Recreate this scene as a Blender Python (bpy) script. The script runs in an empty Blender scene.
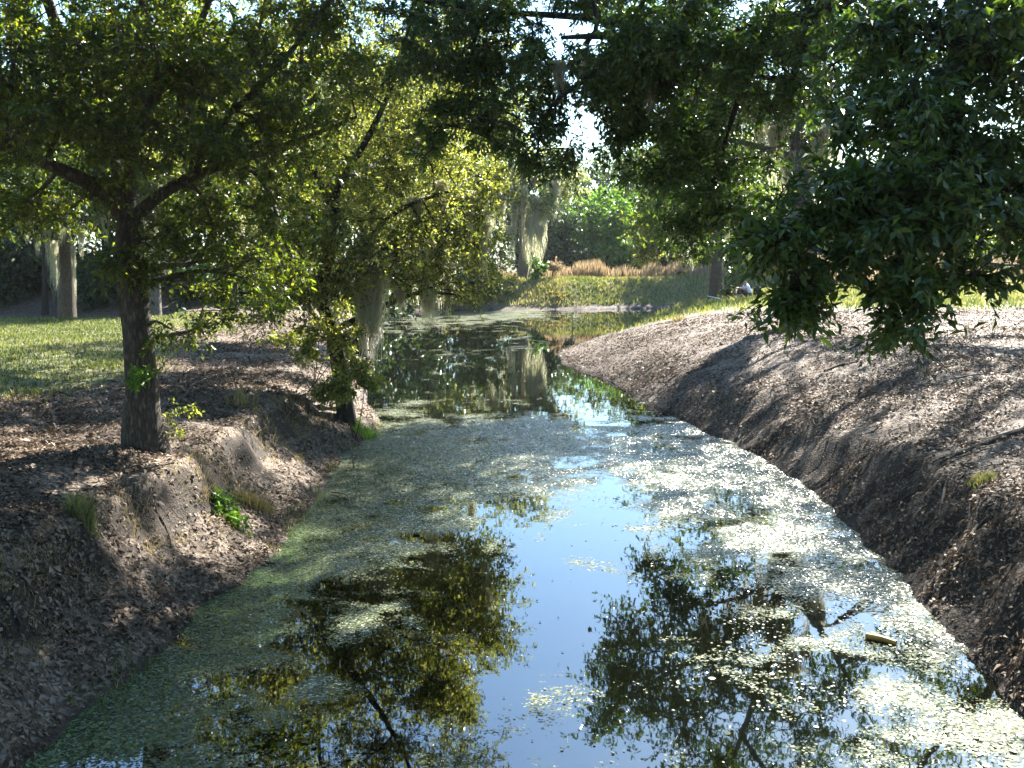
import bpy, bmesh, math
import numpy as np
from mathutils import Vector

R = math.radians
S = bpy.context.scene
COL = S.collection
rng = np.random.default_rng(11)

# ------------------------------------------------------------------ camera
EYE = np.array([0.0, 0.0, 3.4])
F = 1000.0
PITCH = math.atan(134 / F)
FWD = np.array([0, math.cos(PITCH), -math.sin(PITCH)])
UP = np.array([0, math.sin(PITCH), math.cos(PITCH)])
RIGHT = np.array([1.0, 0, 0])


def ray(px, py):
    d = FWD * F + RIGHT * (px - 512) + UP * (384 - py)
    return d / d[1]


def at(px, py, Y):
    return EYE + ray(px, py) * Y


def on(px, py, z=0.0):
    d = ray(px, py)
    return EYE + d * ((z - EYE[2]) / d[2])


cam = bpy.data.objects.new('camera', bpy.data.cameras.new('camera'))
COL.objects.link(cam)
cam.data.sensor_width = 36
cam.data.lens = F * 36 / 1024
cam.data.clip_end = 3000
cam.location = EYE
cam.rotation_euler = (math.pi / 2 - PITCH, 0, 0)
S.camera = cam

# ------------------------------------------------------------------ light
SUN_AZ, SUN_EL = R(33), R(39)
w = bpy.data.worlds.new('World')
S.world = w
w.use_nodes = True
nt = w.node_tree
bg = nt.nodes['Background']
sky = nt.nodes.new('ShaderNodeTexSky')
sky.sky_type = 'NISHITA'
sky.sun_disc = False
sky.sun_elevation = SUN_EL
sky.sun_rotation = SUN_AZ
sky.air_density = 1.0
sky.dust_density = 0.8
sky.ozone_density = 1.6
sky.air_density = 1.2
tintn = nt.nodes.new('ShaderNodeMix'); tintn.data_type = 'RGBA'; tintn.blend_type = 'MULTIPLY'
tintn.inputs[0].default_value = 1.0; tintn.inputs[7].default_value = (0.76, 0.98, 1.14, 1)
nt.links.new(sky.outputs[0], tintn.inputs[6]); nt.links.new(tintn.outputs[2], bg.inputs[0])
bg.inputs[1].default_value = 0.068
sd = Vector((math.sin(SUN_AZ) * math.cos(SUN_EL), math.cos(SUN_AZ) * math.cos(SUN_EL), math.sin(SUN_EL)))
sun = bpy.data.objects.new('sun', bpy.data.lights.new('sun', 'SUN'))
COL.objects.link(sun)
sun.data.energy = 5.0
sun.data.angle = R(0.53)
sun.data.color = (1.0, 0.95, 0.86)
sun.rotation_euler = sd.to_track_quat('Z', 'Y').to_euler()
S.view_settings.view_transform = 'Standard'
S.view_settings.look = 'None'
S.view_settings.exposure = 2.6
S.view_settings.gamma = 1.0
S.cycles.max_bounces = 8
S.cycles.diffuse_bounces = 3
S.cycles.glossy_bounces = 3
S.cycles.transmission_bounces = 4
S.cycles.use_denoising = True
S.cycles.sample_clamp_indirect = 8


# ------------------------------------------------------------------ noise
def vnoise(x, y, seed=0):
    x = np.asarray(x, float); y = np.asarray(y, float)
    xi = np.floor(x).astype(np.int64); yi = np.floor(y).astype(np.int64)
    fx = x - xi; fy = y - yi
    fx = fx * fx * (3 - 2 * fx); fy = fy * fy * (3 - 2 * fy)

    def h(a, b):
        n = (a * 374761393 + b * 668265263 + seed * 1442695041) & 0xffffffff
        n = ((n ^ (n >> 13)) * 1274126177) & 0xffffffff
        return ((n ^ (n >> 16)) & 0xffff) / 65535.0
    a = h(xi, yi) * (1 - fx) + h(xi + 1, yi) * fx
    b = h(xi, yi + 1) * (1 - fx) + h(xi + 1, yi + 1) * fx
    return a * (1 - fy) + b * fy


def fbm(x, y, seed=0, octv=4):
    s = 0; a = 0.5; f = 1.0
    for i in range(octv):
        s = s + a * (vnoise(x * f, y * f, seed + i * 7) - 0.5) * 2
        a *= 0.5; f *= 2.03
    return s


def sstep(a, b, x):
    t = np.clip((np.asarray(x, float) - a) / (b - a), 0, 1)
    return t * t * (3 - 2 * t)


# ------------------------------------------------------------------ water outline and ground height
left_edge = [(40, 768), (100, 700), (190, 625), (270, 560), (325, 490), (350, 452), (384, 424), (366, 400), (372, 370), (376, 345), (386, 331)]
right_edge = [(1035, 768), (1012, 716), (960, 645), (900, 575), (820, 500), (760, 456), (700, 430), (640, 400), (605, 379), (562, 364), (556, 352), (588, 340), (622, 329), (665, 316), (700, 309)]
lw = [on(*p)[:2] for p in left_edge]
rw = [on(*p)[:2] for p in right_edge]
farw = [(17.5, 59.5), (13.5, 60.5), (9, 59), (4, 57.5), (0, 57.5), (-4, 56), (-8.5, 55.5), (-11.5, 52), (-9.5, 47)]
POLY = np.array([(-3.1, -12)] + lw + [np.array(f) for f in farw[::-1]] + rw[::-1] + [np.array((3.2, -12))], float)


def sdist(x, y):
    """distance to the water's edge, positive on land"""
    P = np.stack([np.ravel(x), np.ravel(y)], 1).astype(float)
    best = np.full(len(P), 1e9); ins = np.zeros(len(P), bool)
    for i in range(len(POLY)):
        a = POLY[i]; b = POLY[(i + 1) % len(POLY)]
        ab = b - a
        t = np.clip(((P - a) @ ab) / (ab @ ab + 1e-12), 0, 1)
        d = np.hypot(*(P - a - t[:, None] * ab).T)
        best = np.minimum(best, d)
        c = ((a[1] > P[:, 1]) != (b[1] > P[:, 1]))
        with np.errstate(divide='ignore', invalid='ignore'):
            xc = a[0] + (P[:, 1] - a[1]) / (b[1] - a[1]) * ab[0]
        ins ^= c & (P[:, 0] < xc)
    return (best * np.where(ins, -1, 1)).reshape(np.shape(x))


def terrain(x, y):
    x = np.asarray(x, float); y = np.asarray(y, float)
    d0 = sdist(x, y)
    nz = fbm(x * 0.9, y * 0.9, 3)
    n2 = fbm(x * 2.7, y * 2.7, 9)
    d = d0 + (0.15 * fbm(x * 1.6, y * 1.6, 5, 3) + 0.06 * fbm(x * 5.5, y * 5.5, 6, 2)) * sstep(60, 30, y) + 0.08 * fbm(x * 1.1, y * 1.1, 5, 3)
    xc = np.interp(y, [-12, 20, 26, 32, 40, 60], [0, 0.5, 0, -1.5, -2, 3])
    right = sstep(-0.3, 0.3, x - xc)
    far = sstep(50, 55.5, y) * sstep(0, 0.4, y - (44 + np.maximum(0, x) * 0.92) + 0)
    # right bank: steep near slope, gentle point
    wr = np.interp(y, [0, 14, 22, 28, 33, 45, 60], [2.5, 2.5, 2.8, 4.5, 6.5, 6.0, 5.0])
    tr = np.clip(d / wr, 0, 1)
    stp = np.interp(y, [0, 9.5, 14, 18], [.85, .8, .42, .35])
    hpt = np.interp(y, [0, 20, 30, 60], [1.45, 1.35, 1.25, 1.35]) * (1 - (1 - tr) ** 1.75)
    hst = stp * sstep(-0.1, 1.0, d + 0.16 * n2 * sstep(0.2, .8, d)) + (1.45 - stp) * (1 - (1 - np.clip(d / 4.4, 0, 1)) ** 1.7)
    kk = sstep(26, 19, y)
    hr = hst * kk + hpt * (1 - kk) + 0.012 * np.clip(d - 2, 0, 60)
    hr += (0.045 * nz + 0.035 * n2) * sstep(0.1, 1.2, d) * sstep(40, 22, y)
    # left bank: litter shelf, cut, lawn
    dl = d + 0.28 * fbm(x * 0.75, y * 0.75, 21, 3)
    shelf = 0.42 * sstep(0, 1.0, dl) + 0.55 * sstep(0.75, 1.25, dl) + 0.2 * sstep(1.2, 2.6, dl) + 0.2 * sstep(2.4, 9, dl)
    step2 = 1.05 * (1 - (1 - np.clip(d / 2.0, 0, 1)) ** 1.6) + 0.3 * sstep(1.6, 7, d)
    k = sstep(15.5, 19, y)
    hl = shelf * (1 - k) + step2 * k
    hl += (0.09 * nz + 0.05 * n2) * sstep(0.15, 0.9, d) * (1 - 0.8 * sstep(5, 8, d))
    hl += 0.35 * sstep(30.5, 33, y) * 0 - 0.7 * sstep(30.2, 32.5, y) * sstep(6, 9, d) + 2.1 * sstep(35, 47, y) * sstep(4, 9, d)
    # far bank
    hf = 1.6 * sstep(-0.3, 3.4, d) + 0.10 * nz - 0.35 * sstep(5, 14, d)
    land = (hr * right + hl * (1 - right)) * (1 - far) + hf * far
    land = np.maximum(land, 0.02 * sstep(0, 0.1, d))
    bed = -np.clip(-d * 0.55, 0, 0.9) - 0.03
    return np.where(d > 0, land - 0.01 + 0.0 * d, bed), d, right, far


def gz(x, y):
    return float(terrain(np.array([x]), np.array([y]))[0][0])


# ------------------------------------------------------------------ object helpers
def tag(o, label=None, cat=None, group=None, kind=None):
    if label: o['label'] = label
    if cat: o['category'] = cat
    if group: o['group'] = group
    if kind: o['kind'] = kind
    return o


def empty(name, loc, label, cat, group=None):
    o = bpy.data.objects.new(name, None)
    COL.objects.link(o)
    o.location = loc
    o.empty_display_size = 0.2
    return tag(o, label, cat, group)


def mesh_obj(name, verts, faces, mat, parent=None, rnd=None, smooth=False, attrs=None):
    """verts (N,3) in world space when parent is None, else relative to the parent"""
    verts = np.asarray(verts, np.float32)
    me = bpy.data.meshes.new(name)
    if isinstance(faces, np.ndarray):
        n, k = faces.shape
        me.vertices.add(len(verts)); me.vertices.foreach_set('co', verts.ravel())
        me.loops.add(n * k); me.loops.foreach_set('vertex_index', faces.astype(np.int32).ravel())
        me.polygons.add(n)
        me.polygons.foreach_set('loop_start', np.arange(n, dtype=np.int32) * k)
        me.polygons.foreach_set('loop_total', np.full(n, k, np.int32))
        me.update(calc_edges=True)
    else:
        me.from_pydata([tuple(v) for v in verts], [], faces)
    if rnd is not None:
        a = me.attributes.new('rnd', 'FLOAT', 'FACE')
        a.data.foreach_set('value', np.asarray(rnd, np.float32))
    for nm, val in (attrs or {}).items():
        a = me.attributes.new(nm, 'FLOAT', 'POINT')
        a.data.foreach_set('value', np.asarray(val, np.float32).ravel())
    if smooth:
        me.polygons.foreach_set('use_smooth', np.ones(len(me.polygons), bool))
    me.validate()
    for m in (mat if isinstance(mat, (list, tuple)) else [mat]):
        me.materials.append(m)
    o = bpy.data.objects.new(name, me)
    COL.objects.link(o)
    if parent: o.parent = parent
    return o


def unit(v):
    return v / np.maximum(np.linalg.norm(v, axis=-1, keepdims=True), 1e-9)


def rsph(n):
    return unit(rng.normal(size=(n, 3)))


class Geo:
    """collects vertices and quads"""
    def __init__(s): s.v = []; s.f = []; s.r = []; s.n = 0

    def add(s, v, f, r=None):
        v = np.asarray(v, float).reshape(-1, 3); f = np.asarray(f, np.int64)
        s.v.append(v); s.f.append(f + s.n); s.n += len(v)
        s.r.append(np.full(len(f), 0.5) if r is None else np.asarray(r, float))

    def arrays(s):
        return np.concatenate(s.v), np.concatenate(s.f), np.concatenate(s.r)

    def build(s, name, mat, parent=None, base=None, smooth=False):
        v, f, r = s.arrays()
        if base is not None: v = v - np.asarray(base)
        return mesh_obj(name, v, f, mat, parent, r, smooth)

    def tube(s, pts, rad, k=7, wob=0.0, cap=True):
        pts = np.asarray(pts, float); n = len(pts)
        rad = np.broadcast_to(np.asarray(rad, float), (n,))
        t = unit(np.gradient(pts, axis=0))
        ref = np.array([0.31, 0.17, 0.94]) if abs(unit(pts[-1] - pts[0])[2]) < 0.85 else np.array([0.97, 0.2, 0.1])
        u = unit(np.cross(t, ref)); vv = np.cross(t, u)
        a = np.arange(k) / k * 2 * np.pi
        ring = u[:, None] * np.cos(a)[None, :, None] + vv[:, None] * np.sin(a)[None, :, None]
        rr = rad[:, None] * np.ones(k)[None]
        if wob:
            kn = max(3, n // 4); kz = rng.normal(size=(kn, k)); xs = np.linspace(0, kn - 1, n)
            lobn = np.stack([np.interp(xs, np.arange(kn), kz[:, c]) for c in range(k)], 1)
            lob = 1 + wob * (np.sin(a * 3 + 1.3)[None] * 0.6 + np.sin(a * 5)[None] * 0.4) + wob * 0.9 * lobn
            rr = rr * lob
        V = (pts[:, None] + ring * rr[:, :, None]).reshape(-1, 3)
        i = np.arange(n - 1)[:, None] * k; j = np.arange(k)[None]
        q = np.stack([i + j, i + (j + 1) % k, i + k + (j + 1) % k, i + k + j], -1).reshape(-1, 4)
        s.add(V, q)
        if cap and k >= 4:
            e = (n - 1) * k
            tip = np.concatenate([V[e:e + k], [pts[-1] + t[-1] * rad[-1] * 0.6]])
            s.add(tip, [[m, (m + 1) % k, k, k] for m in range(k)] if False else [[m, (m + 1) % k, k, (m + k - 1) % k] for m in range(0, k - 1, 2)])

    def segs(s, a, b, ra, rb):
        """many straight three-sided twigs at once"""
        n = len(a)
        if n == 0: return
        t = unit(b - a)
        u = unit(np.cross(t, np.array([0.3, 0.5, 0.81]))); w_ = np.cross(t, u)
        V = []
        for p, r in ((a, ra), (b, rb)):
            for k in range(3):
                an = k * 2.0944
                V.append(p + (u * math.cos(an) + w_ * math.sin(an)) * np.asarray(r).reshape(-1, 1))
        V = np.stack(V, 1).reshape(-1, 3)
        o = np.arange(n)[:, None] * 6
        q = np.stack([np.concatenate([o + k, o + (k + 1) % 3, o + 3 + (k + 1) % 3, o + 3 + k], 1) for k in range(3)], 1).reshape(-1, 4)
        s.add(V, q)

    def leaves(s, p, d, nrm, L, W, fold=0.12):
        """pointed folded leaves"""
        n = len(p)
        if n == 0: return
        d = unit(d); side = unit(np.cross(d, nrm)); nn = np.cross(side, d)
        L = np.asarray(L).reshape(-1, 1); W = np.asarray(W).reshape(-1, 1)
        mid = p + d * L * 0.48
        V = np.stack([p, mid + side * W * 0.5 + nn * L * fold, p + d * L - nn * L * 0.12, mid - side * W * 0.5 + nn * L * fold], 1).reshape(-1, 3)
        s.add(V, (np.arange(n)[:, None] * 4 + np.arange(4)[None]), rng.random(n))


def curve(pts, n=14, jitter=0.0):
    """smooth polyline through control points"""
    P = np.asarray(pts, float)
    if len(P) == 2: P = np.array([P[0], (P[0] + P[1]) / 2, P[1]])
    c = np.concatenate([[2 * P[0] - P[1]], P, [2 * P[-1] - P[-2]]])
    out = []
    m = len(P) - 1
    for t in np.linspace(0, m - 1e-6, n):
        i = int(t); u = t - i
        a, b, cc, d = c[i], c[i + 1], c[i + 2], c[i + 3]
        out.append(0.5 * ((2 * b) + (-a + cc) * u + (2 * a - 5 * b + 4 * cc - d) * u ** 2 + (-a + 3 * b - 3 * cc + d) * u ** 3))
    out = np.array(out)
    if jitter:
        kn = max(3, n // 4)
        j = rng.normal(size=(kn, 3)) * jitter * 1.6
        j[0] = 0
        xs = np.linspace(0, kn - 1, n)
        out = out + np.stack([np.interp(xs, np.arange(kn), j[:, c]) for c in range(3)], 1)
    return out


# ------------------------------------------------------------------ materials
def mat(name):
    m = bpy.data.materials.new(name)
    m.use_nodes = True
    n = m.node_tree.nodes
    return m, n, m.node_tree.links, n['Principled BSDF'], n['Material Output']


def N(n, t, **kw):
    x = n.new(t)
    for k, v in kw.items():
        if k in x.inputs: x.inputs[k].default_value = v
        else: setattr(x, k, v)
    return x


def ramp(n, stops):
    r = n.new('ShaderNodeValToRGB')
    e = r.color_ramp.elements
    while len(e) < len(stops): e.new(0.5)
    for el, (p, c) in zip(e, stops):
        el.position = p; el.color = (*c, 1)
    return r


def leaf_mat(name, cols, trans, tw=0.4, rough=0.42, spec=0.4):
    m, n, l, b, out = mat(name)
    at_ = N(n, 'ShaderNodeAttribute', attribute_name='rnd')
    rp = ramp(n, [(i / (len(cols) - 1), c) for i, c in enumerate(cols)])
    l.new(at_.outputs['Fac'], rp.inputs[0])
    l.new(rp.outputs[0], b.inputs['Base Color'])
    b.inputs['Roughness'].default_value = rough
    b.inputs['Specular IOR Level'].default_value = spec
    tr = n.new('ShaderNodeBsdfTranslucent')
    mx = N(n, 'ShaderNodeMix', data_type='RGBA', blend_type='MULTIPLY')
    mx.inputs[0].default_value = 1.0
    l.new(rp.outputs[0], mx.inputs[6]); mx.inputs[7].default_value = (*trans, 1)
    l.new(mx.outputs[2], tr.inputs[0])
    ms = n.new('ShaderNodeMixShader'); ms.inputs[0].default_value = tw
    l.new(b.outputs[0], ms.inputs[1]); l.new(tr.outputs[0], ms.inputs[2]); l.new(ms.outputs[0], out.inputs[0])
    return m


M_OAK_NEAR = leaf_mat('oak_leaves_dark', [(0.024, 0.054, 0.018), (0.042, 0.090, 0.025), (0.066, 0.122, 0.030), (0.115, 0.16, 0.04)], (1.9, 1.9, 0.5), 0.33, 0.36, 0.5)
M_OAK_LEFT = leaf_mat('oak_leaves_mid', [(0.028, 0.058, 0.020), (0.048, 0.085, 0.022), (0.080, 0.12, 0.024), (0.16, 0.18, 0.03)], (2.6, 2.4, 0.6), 0.44)
M_GOLD = leaf_mat('yellow_green_leaves', [(0.046, 0.07, 0.026), (0.10, 0.125, 0.038), (0.18, 0.195, 0.06), (0.34, 0.33, 0.14)], (2.1, 2.1, 0.8), 0.5)
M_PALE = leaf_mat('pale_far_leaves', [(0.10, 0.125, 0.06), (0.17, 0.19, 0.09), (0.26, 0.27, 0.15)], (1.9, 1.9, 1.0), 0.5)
M_FAR = leaf_mat('far_leaves', [(0.035, 0.065, 0.024), (0.055, 0.09, 0.028), (0.09, 0.12, 0.035)], (2.0, 2.0, 0.6), 0.4)
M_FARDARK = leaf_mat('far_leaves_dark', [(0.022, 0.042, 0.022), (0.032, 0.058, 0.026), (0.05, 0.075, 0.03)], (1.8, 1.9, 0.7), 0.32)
M_FRESH = leaf_mat('fresh_leaves', [(0.06, 0.13, 0.03), (0.09, 0.18, 0.04), (0.13, 0.22, 0.05)], (2.0, 2.0, 0.5), 0.42)
M_MOSS = leaf_mat('hanging_moss', [(0.34, 0.34, 0.26), (0.45, 0.45, 0.35), (0.56, 0.55, 0.44)], (1.3, 1.28, 1.05), 0.58, 0.8, 0.1)
M_REED = leaf_mat('dry_reeds', [(0.20, 0.15, 0.095), (0.30, 0.235, 0.15), (0.40, 0.33, 0.225)], (1.2, 1.1, 0.9), 0.4, 0.7, 0.2)
M_GRASS = leaf_mat('grass_blades', [(0.06, 0.085, 0.03), (0.12, 0.145, 0.055), (0.22, 0.225, 0.105), (0.34, 0.29, 0.18)], (1.5, 1.5, 0.65), 0.35, 0.6, 0.25)
M_DRYGRASS = leaf_mat('dry_grass_blades', [(0.16, 0.15, 0.06), (0.26, 0.22, 0.11), (0.34, 0.27, 0.15)], (1.4, 1.3, 0.7), 0.4, 0.7, 0.2)
M_LITTER = leaf_mat('fallen_leaf', [(0.04, 0.026, 0.016), (0.095, 0.064, 0.042), (0.15, 0.108, 0.075), (0.20, 0.153, 0.112), (0.27, 0.215, 0.165)], (1.1, 1.0, 0.9), 0.12, 0.6, 0.15)


def bark_mat(name, c1, c2, c3, sc=1.0):
    m, n, l, b, out = mat(name)
    tc = n.new('ShaderNodeTexCoord')
    mp = N(n, 'ShaderNodeMapping'); mp.inputs['Scale'].default_value = (9 * sc, 9 * sc, 2.2 * sc)
    l.new(tc.outputs['Object'], mp.inputs[0])
    vo = N(n, 'ShaderNodeTexVoronoi', feature='DISTANCE_TO_EDGE'); vo.inputs['Scale'].default_value = 3.0
    no = N(n, 'ShaderNodeTexNoise'); no.inputs['Scale'].default_value = 2.5; no.inputs['Detail'].default_value = 8; no.inputs['Roughness'].default_value = 0.7
    l.new(mp.outputs[0], no.inputs[0])
    ad = N(n, 'ShaderNodeVectorMath', operation='ADD'); l.new(mp.outputs[0], ad.inputs[0]); l.new(no.outputs['Color'], ad.inputs[1])
    l.new(ad.outputs[0], vo.inputs[0])
    rp = ramp(n, [(0.25, c1), (0.5, c2), (0.75, c3)])
    l.new(no.outputs['Fac'], rp.inputs[0])
    mx = N(n, 'ShaderNodeMix', data_type='RGBA', blend_type='MULTIPLY'); mx.inputs[0].default_value = 0.8
    r2 = ramp(n, [(0.0, (0.35, 0.33, 0.3)), (0.25, (1, 1, 1))]); l.new(vo.outputs[0], r2.inputs[0])
    l.new(rp.outputs[0], mx.inputs[6]); l.new(r2.outputs[0], mx.inputs[7]); l.new(mx.outputs[2], b.inputs['Base Color'])
    b.inputs['Roughness'].default_value = 0.9
    bp = N(n, 'ShaderNodeBump'); bp.inputs['Strength'].default_value = 0.9; bp.inputs['Distance'].default_value = 0.03
    l.new(r2.outputs[0], bp.inputs['Height']); l.new(bp.outputs[0], b.inputs['Normal'])
    return m


M_BARK = bark_mat('oak_bark', (0.055, 0.042, 0.03), (0.125, 0.10, 0.075), (0.21, 0.18, 0.145))
M_BARKPALE = bark_mat('pale_bark', (0.12, 0.11, 0.095), (0.22, 0.20, 0.175), (0.33, 0.31, 0.28))
M_BARKDARK = bark_mat('dark_bark', (0.022, 0.018, 0.014), (0.045, 0.037, 0.03), (0.08, 0.068, 0.055))
M_ROOT = bark_mat('root_bark', (0.06, 0.048, 0.038), (0.12, 0.10, 0.08), (0.2, 0.175, 0.15), 2.0)


def flat_mat(name, col, rough=0.7, var=0.25, scale=20):
    m, n, l, b, out = mat(name)
    no = N(n, 'ShaderNodeTexNoise'); no.inputs['Scale'].default_value = scale; no.inputs['Detail'].default_value = 5
    tc = n.new('ShaderNodeTexCoord'); l.new(tc.outputs['Object'], no.inputs[0])
    c = np.array(col)
    rp = ramp(n, [(0.3, tuple(c * (1 - var))), (0.7, tuple(np.minimum(c * (1 + var), 0.95)))])
    l.new(no.outputs['Fac'], rp.inputs[0]); l.new(rp.outputs[0], b.inputs['Base Color'])
    b.inputs['Roughness'].default_value = rough
    return m


# ground -----------------------------------------------------------------
def ground_mat():
    m, n, l, b, out = mat('leaf_litter_ground')
    geo = n.new('ShaderNodeNewGeometry')
    vo = N(n, 'ShaderNodeTexVoronoi'); vo.inputs['Scale'].default_value = 30
    no = N(n, 'ShaderNodeTexNoise'); no.inputs['Scale'].default_value = 1.3; no.inputs['Detail'].default_value = 7
    wn = N(n, 'ShaderNodeTexNoise'); wn.inputs['Scale'].default_value = 9; wn.inputs['Detail'].default_value = 4
    l.new(geo.outputs['Position'], wn.inputs[0]); l.new(geo.outputs['Position'], no.inputs[0])
    mxv = N(n, 'ShaderNodeVectorMath', operation='MULTIPLY_ADD'); l.new(wn.outputs['Color'], mxv.inputs[0]); mxv.inputs[1].default_value = (0.16, 0.16, 0.16); l.new(geo.outputs['Position'], mxv.inputs[2])
    l.new(mxv.outputs[0], vo.inputs['Vector'])
    sp = n.new('ShaderNodeSeparateColor'); l.new(vo.outputs['Color'], sp.inputs[0])
    lit = ramp(n, [(0.0, (0.03, 0.02, 0.013)), (0.35, (0.08, 0.055, 0.037)), (0.7, (0.14, 0.103, 0.073)), (1.0, (0.22, 0.185, 0.155))])
    l.new(sp.outputs[0], lit.inputs[0])
    soil = ramp(n, [(0.3, (0.018, 0.013, 0.009)), (0.6, (0.04, 0.028, 0.02)), (0.8, (0.07, 0.05, 0.036))])
    l.new(wn.outputs['Fac'], soil.inputs[0])
    grs = ramp(n, [(0.25, (0.065, 0.075, 0.03)), (0.5, (0.125, 0.13, 0.06)), (0.75, (0.21, 0.195, 0.115))])
    l.new(wn.outputs['Fac'], grs.inputs[0])

    def fac(name, amp, lo, hi):
        a = N(n, 'ShaderNodeAttribute', attribute_name=name)
        ma = N(n, 'ShaderNodeMath', operation='MULTIPLY_ADD'); l.new(no.outputs['Fac'], ma.inputs[0]); ma.inputs[1].default_value = amp
        l.new(a.outputs['Fac'], ma.inputs[2])
        mr = N(n, 'ShaderNodeMapRange', interpolation_type='SMOOTHSTEP'); l.new(ma.outputs[0], mr.inputs[0])
        mr.inputs[1].default_value = lo + amp * 0.5; mr.inputs[2].default_value = hi + amp * 0.5
        return mr.outputs[0]
    m1 = N(n, 'ShaderNodeMix', data_type='RGBA'); l.new(fac('soil', 0.6, 0.35, 0.75), m1.inputs[0]); l.new(lit.outputs[0], m1.inputs[6]); l.new(soil.outputs[0], m1.inputs[7])
    m2 = N(n, 'ShaderNodeMix', data_type='RGBA'); l.new(fac('grass', 0.7, 0.3, 0.7), m2.inputs[0]); l.new(m1.outputs[2], m2.inputs[6]); l.new(grs.outputs[0], m2.inputs[7])
    l.new(m2.outputs[2], b.inputs['Base Color'])
    b.inputs['Roughness'].default_value = 0.8
    b.inputs['Specular IOR Level'].default_value = 0.25
    bp = N(n, 'ShaderNodeBump'); bp.inputs['Strength'].default_value = 0.6; bp.inputs['Distance'].default_value = 0.02
    ad = N(n, 'ShaderNodeMath', operation='ADD'); l.new(vo.outputs['Distance'], ad.inputs[0]); l.new(wn.outputs['Fac'], ad.inputs[1])
    l.new(ad.outputs[0], bp.inputs['Height']); l.new(bp.outputs[0], b.inputs['Normal'])
    return m


def spaced(segs):
    out = []
    for a, b, st in segs:
        out += list(np.arange(a, b, st))
    return np.array(sorted(set(np.round(out, 4))))


gx = spaced([(-700, -120, 60), (-120, -40, 6), (-40, -14, 0.8), (-14, -7, 0.2), (-7, 8, 0.1), (8, 16, 0.2), (16, 44, 0.8), (44, 120, 6), (120, 700.1, 60)])
gy = spaced([(-60, -12, 8), (-12, 4, 0.8), (4, 20, 0.1), (20, 34, 0.2), (34, 64, 0.35), (64, 110, 2), (110, 200, 10), (200, 1300.1, 90)])
GX, GY = np.meshgrid(gx, gy)
GZ, GD, GR, GF = terrain(GX, GY)
fine = (0.030 * fbm(GX * 5, GY * 5, 33, 2)) * sstep(0.05, 0.5, GD) * (GY < 34)
GZ = GZ + fine
# weights: grass and bare soil, with the near right slope darkened
lawn = (1 - GR) * (1 - GF) * sstep(13.5, 17, GY - 0.55 * (GX + 6)) * sstep(3.2, 5.0, GD) * sstep(37, 31, GY) * sstep(-3.5, -5.5, GX) * np.maximum(sstep(-0.30, -0.37, GX / np.maximum(GY, 1)), sstep(26.5, 28.5, GY))
rg = GR * (1 - GF) * sstep(0.6, 1.2, GD) * np.maximum(sstep(3.2, 1.4, GD) * sstep(36, 40, GY), sstep(36, 42, GY + 0.25 * GX))
wood = sstep(60, 75, GY) * 0.4 + (1 - GR) * sstep(34, 38, GY) * (GX < -8) * 0.35
GRASS = np.clip(np.maximum(np.maximum(lawn, rg), GF * 0.95 * sstep(0.35, 0.75, GD)) - wood, 0, 1)
slope = np.hypot(np.gradient(GZ, gy, axis=0), np.gradient(GZ, gx, axis=1))
SOIL = np.clip(sstep(0.75, 1.6, slope) + sstep(0.25, 0.0, GD) * 0.8 + GR * sstep(1.9, 0.5, GD) * sstep(19, 11, GY) * 0.75 + sstep(0.0, -0.2, GD), 0, 1)
nyy, nxx = GX.shape
idx = np.arange(nyy * nxx).reshape(nyy, nxx)
gfaces = np.stack([idx[:-1, :-1], idx[:-1, 1:], idx[1:, 1:], idx[1:, :-1]], -1).reshape(-1, 4)
ground = mesh_obj('ground', np.stack([GX, GY, GZ], -1).reshape(-1, 3), gfaces, ground_mat(), smooth=True, attrs={'grass': GRASS, 'soil': SOIL})
tag(ground, kind='structure')


def bilinear(A, x, y):
    ix = np.clip(np.searchsorted(gx, x) - 1, 0, len(gx) - 2); iy = np.clip(np.searchsorted(gy, y) - 1, 0, len(gy) - 2)
    u = (x - gx[ix]) / (gx[ix + 1] - gx[ix]); v = (y - gy[iy]) / (gy[iy + 1] - gy[iy])
    return A[iy, ix] * (1 - u) * (1 - v) + A[iy, ix + 1] * u * (1 - v) + A[iy + 1, ix] * (1 - u) * v + A[iy + 1, ix + 1] * u * v


def gh(x, y):
    return float(bilinear(GZ, np.array([x]), np.array([y]))[0])


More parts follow.
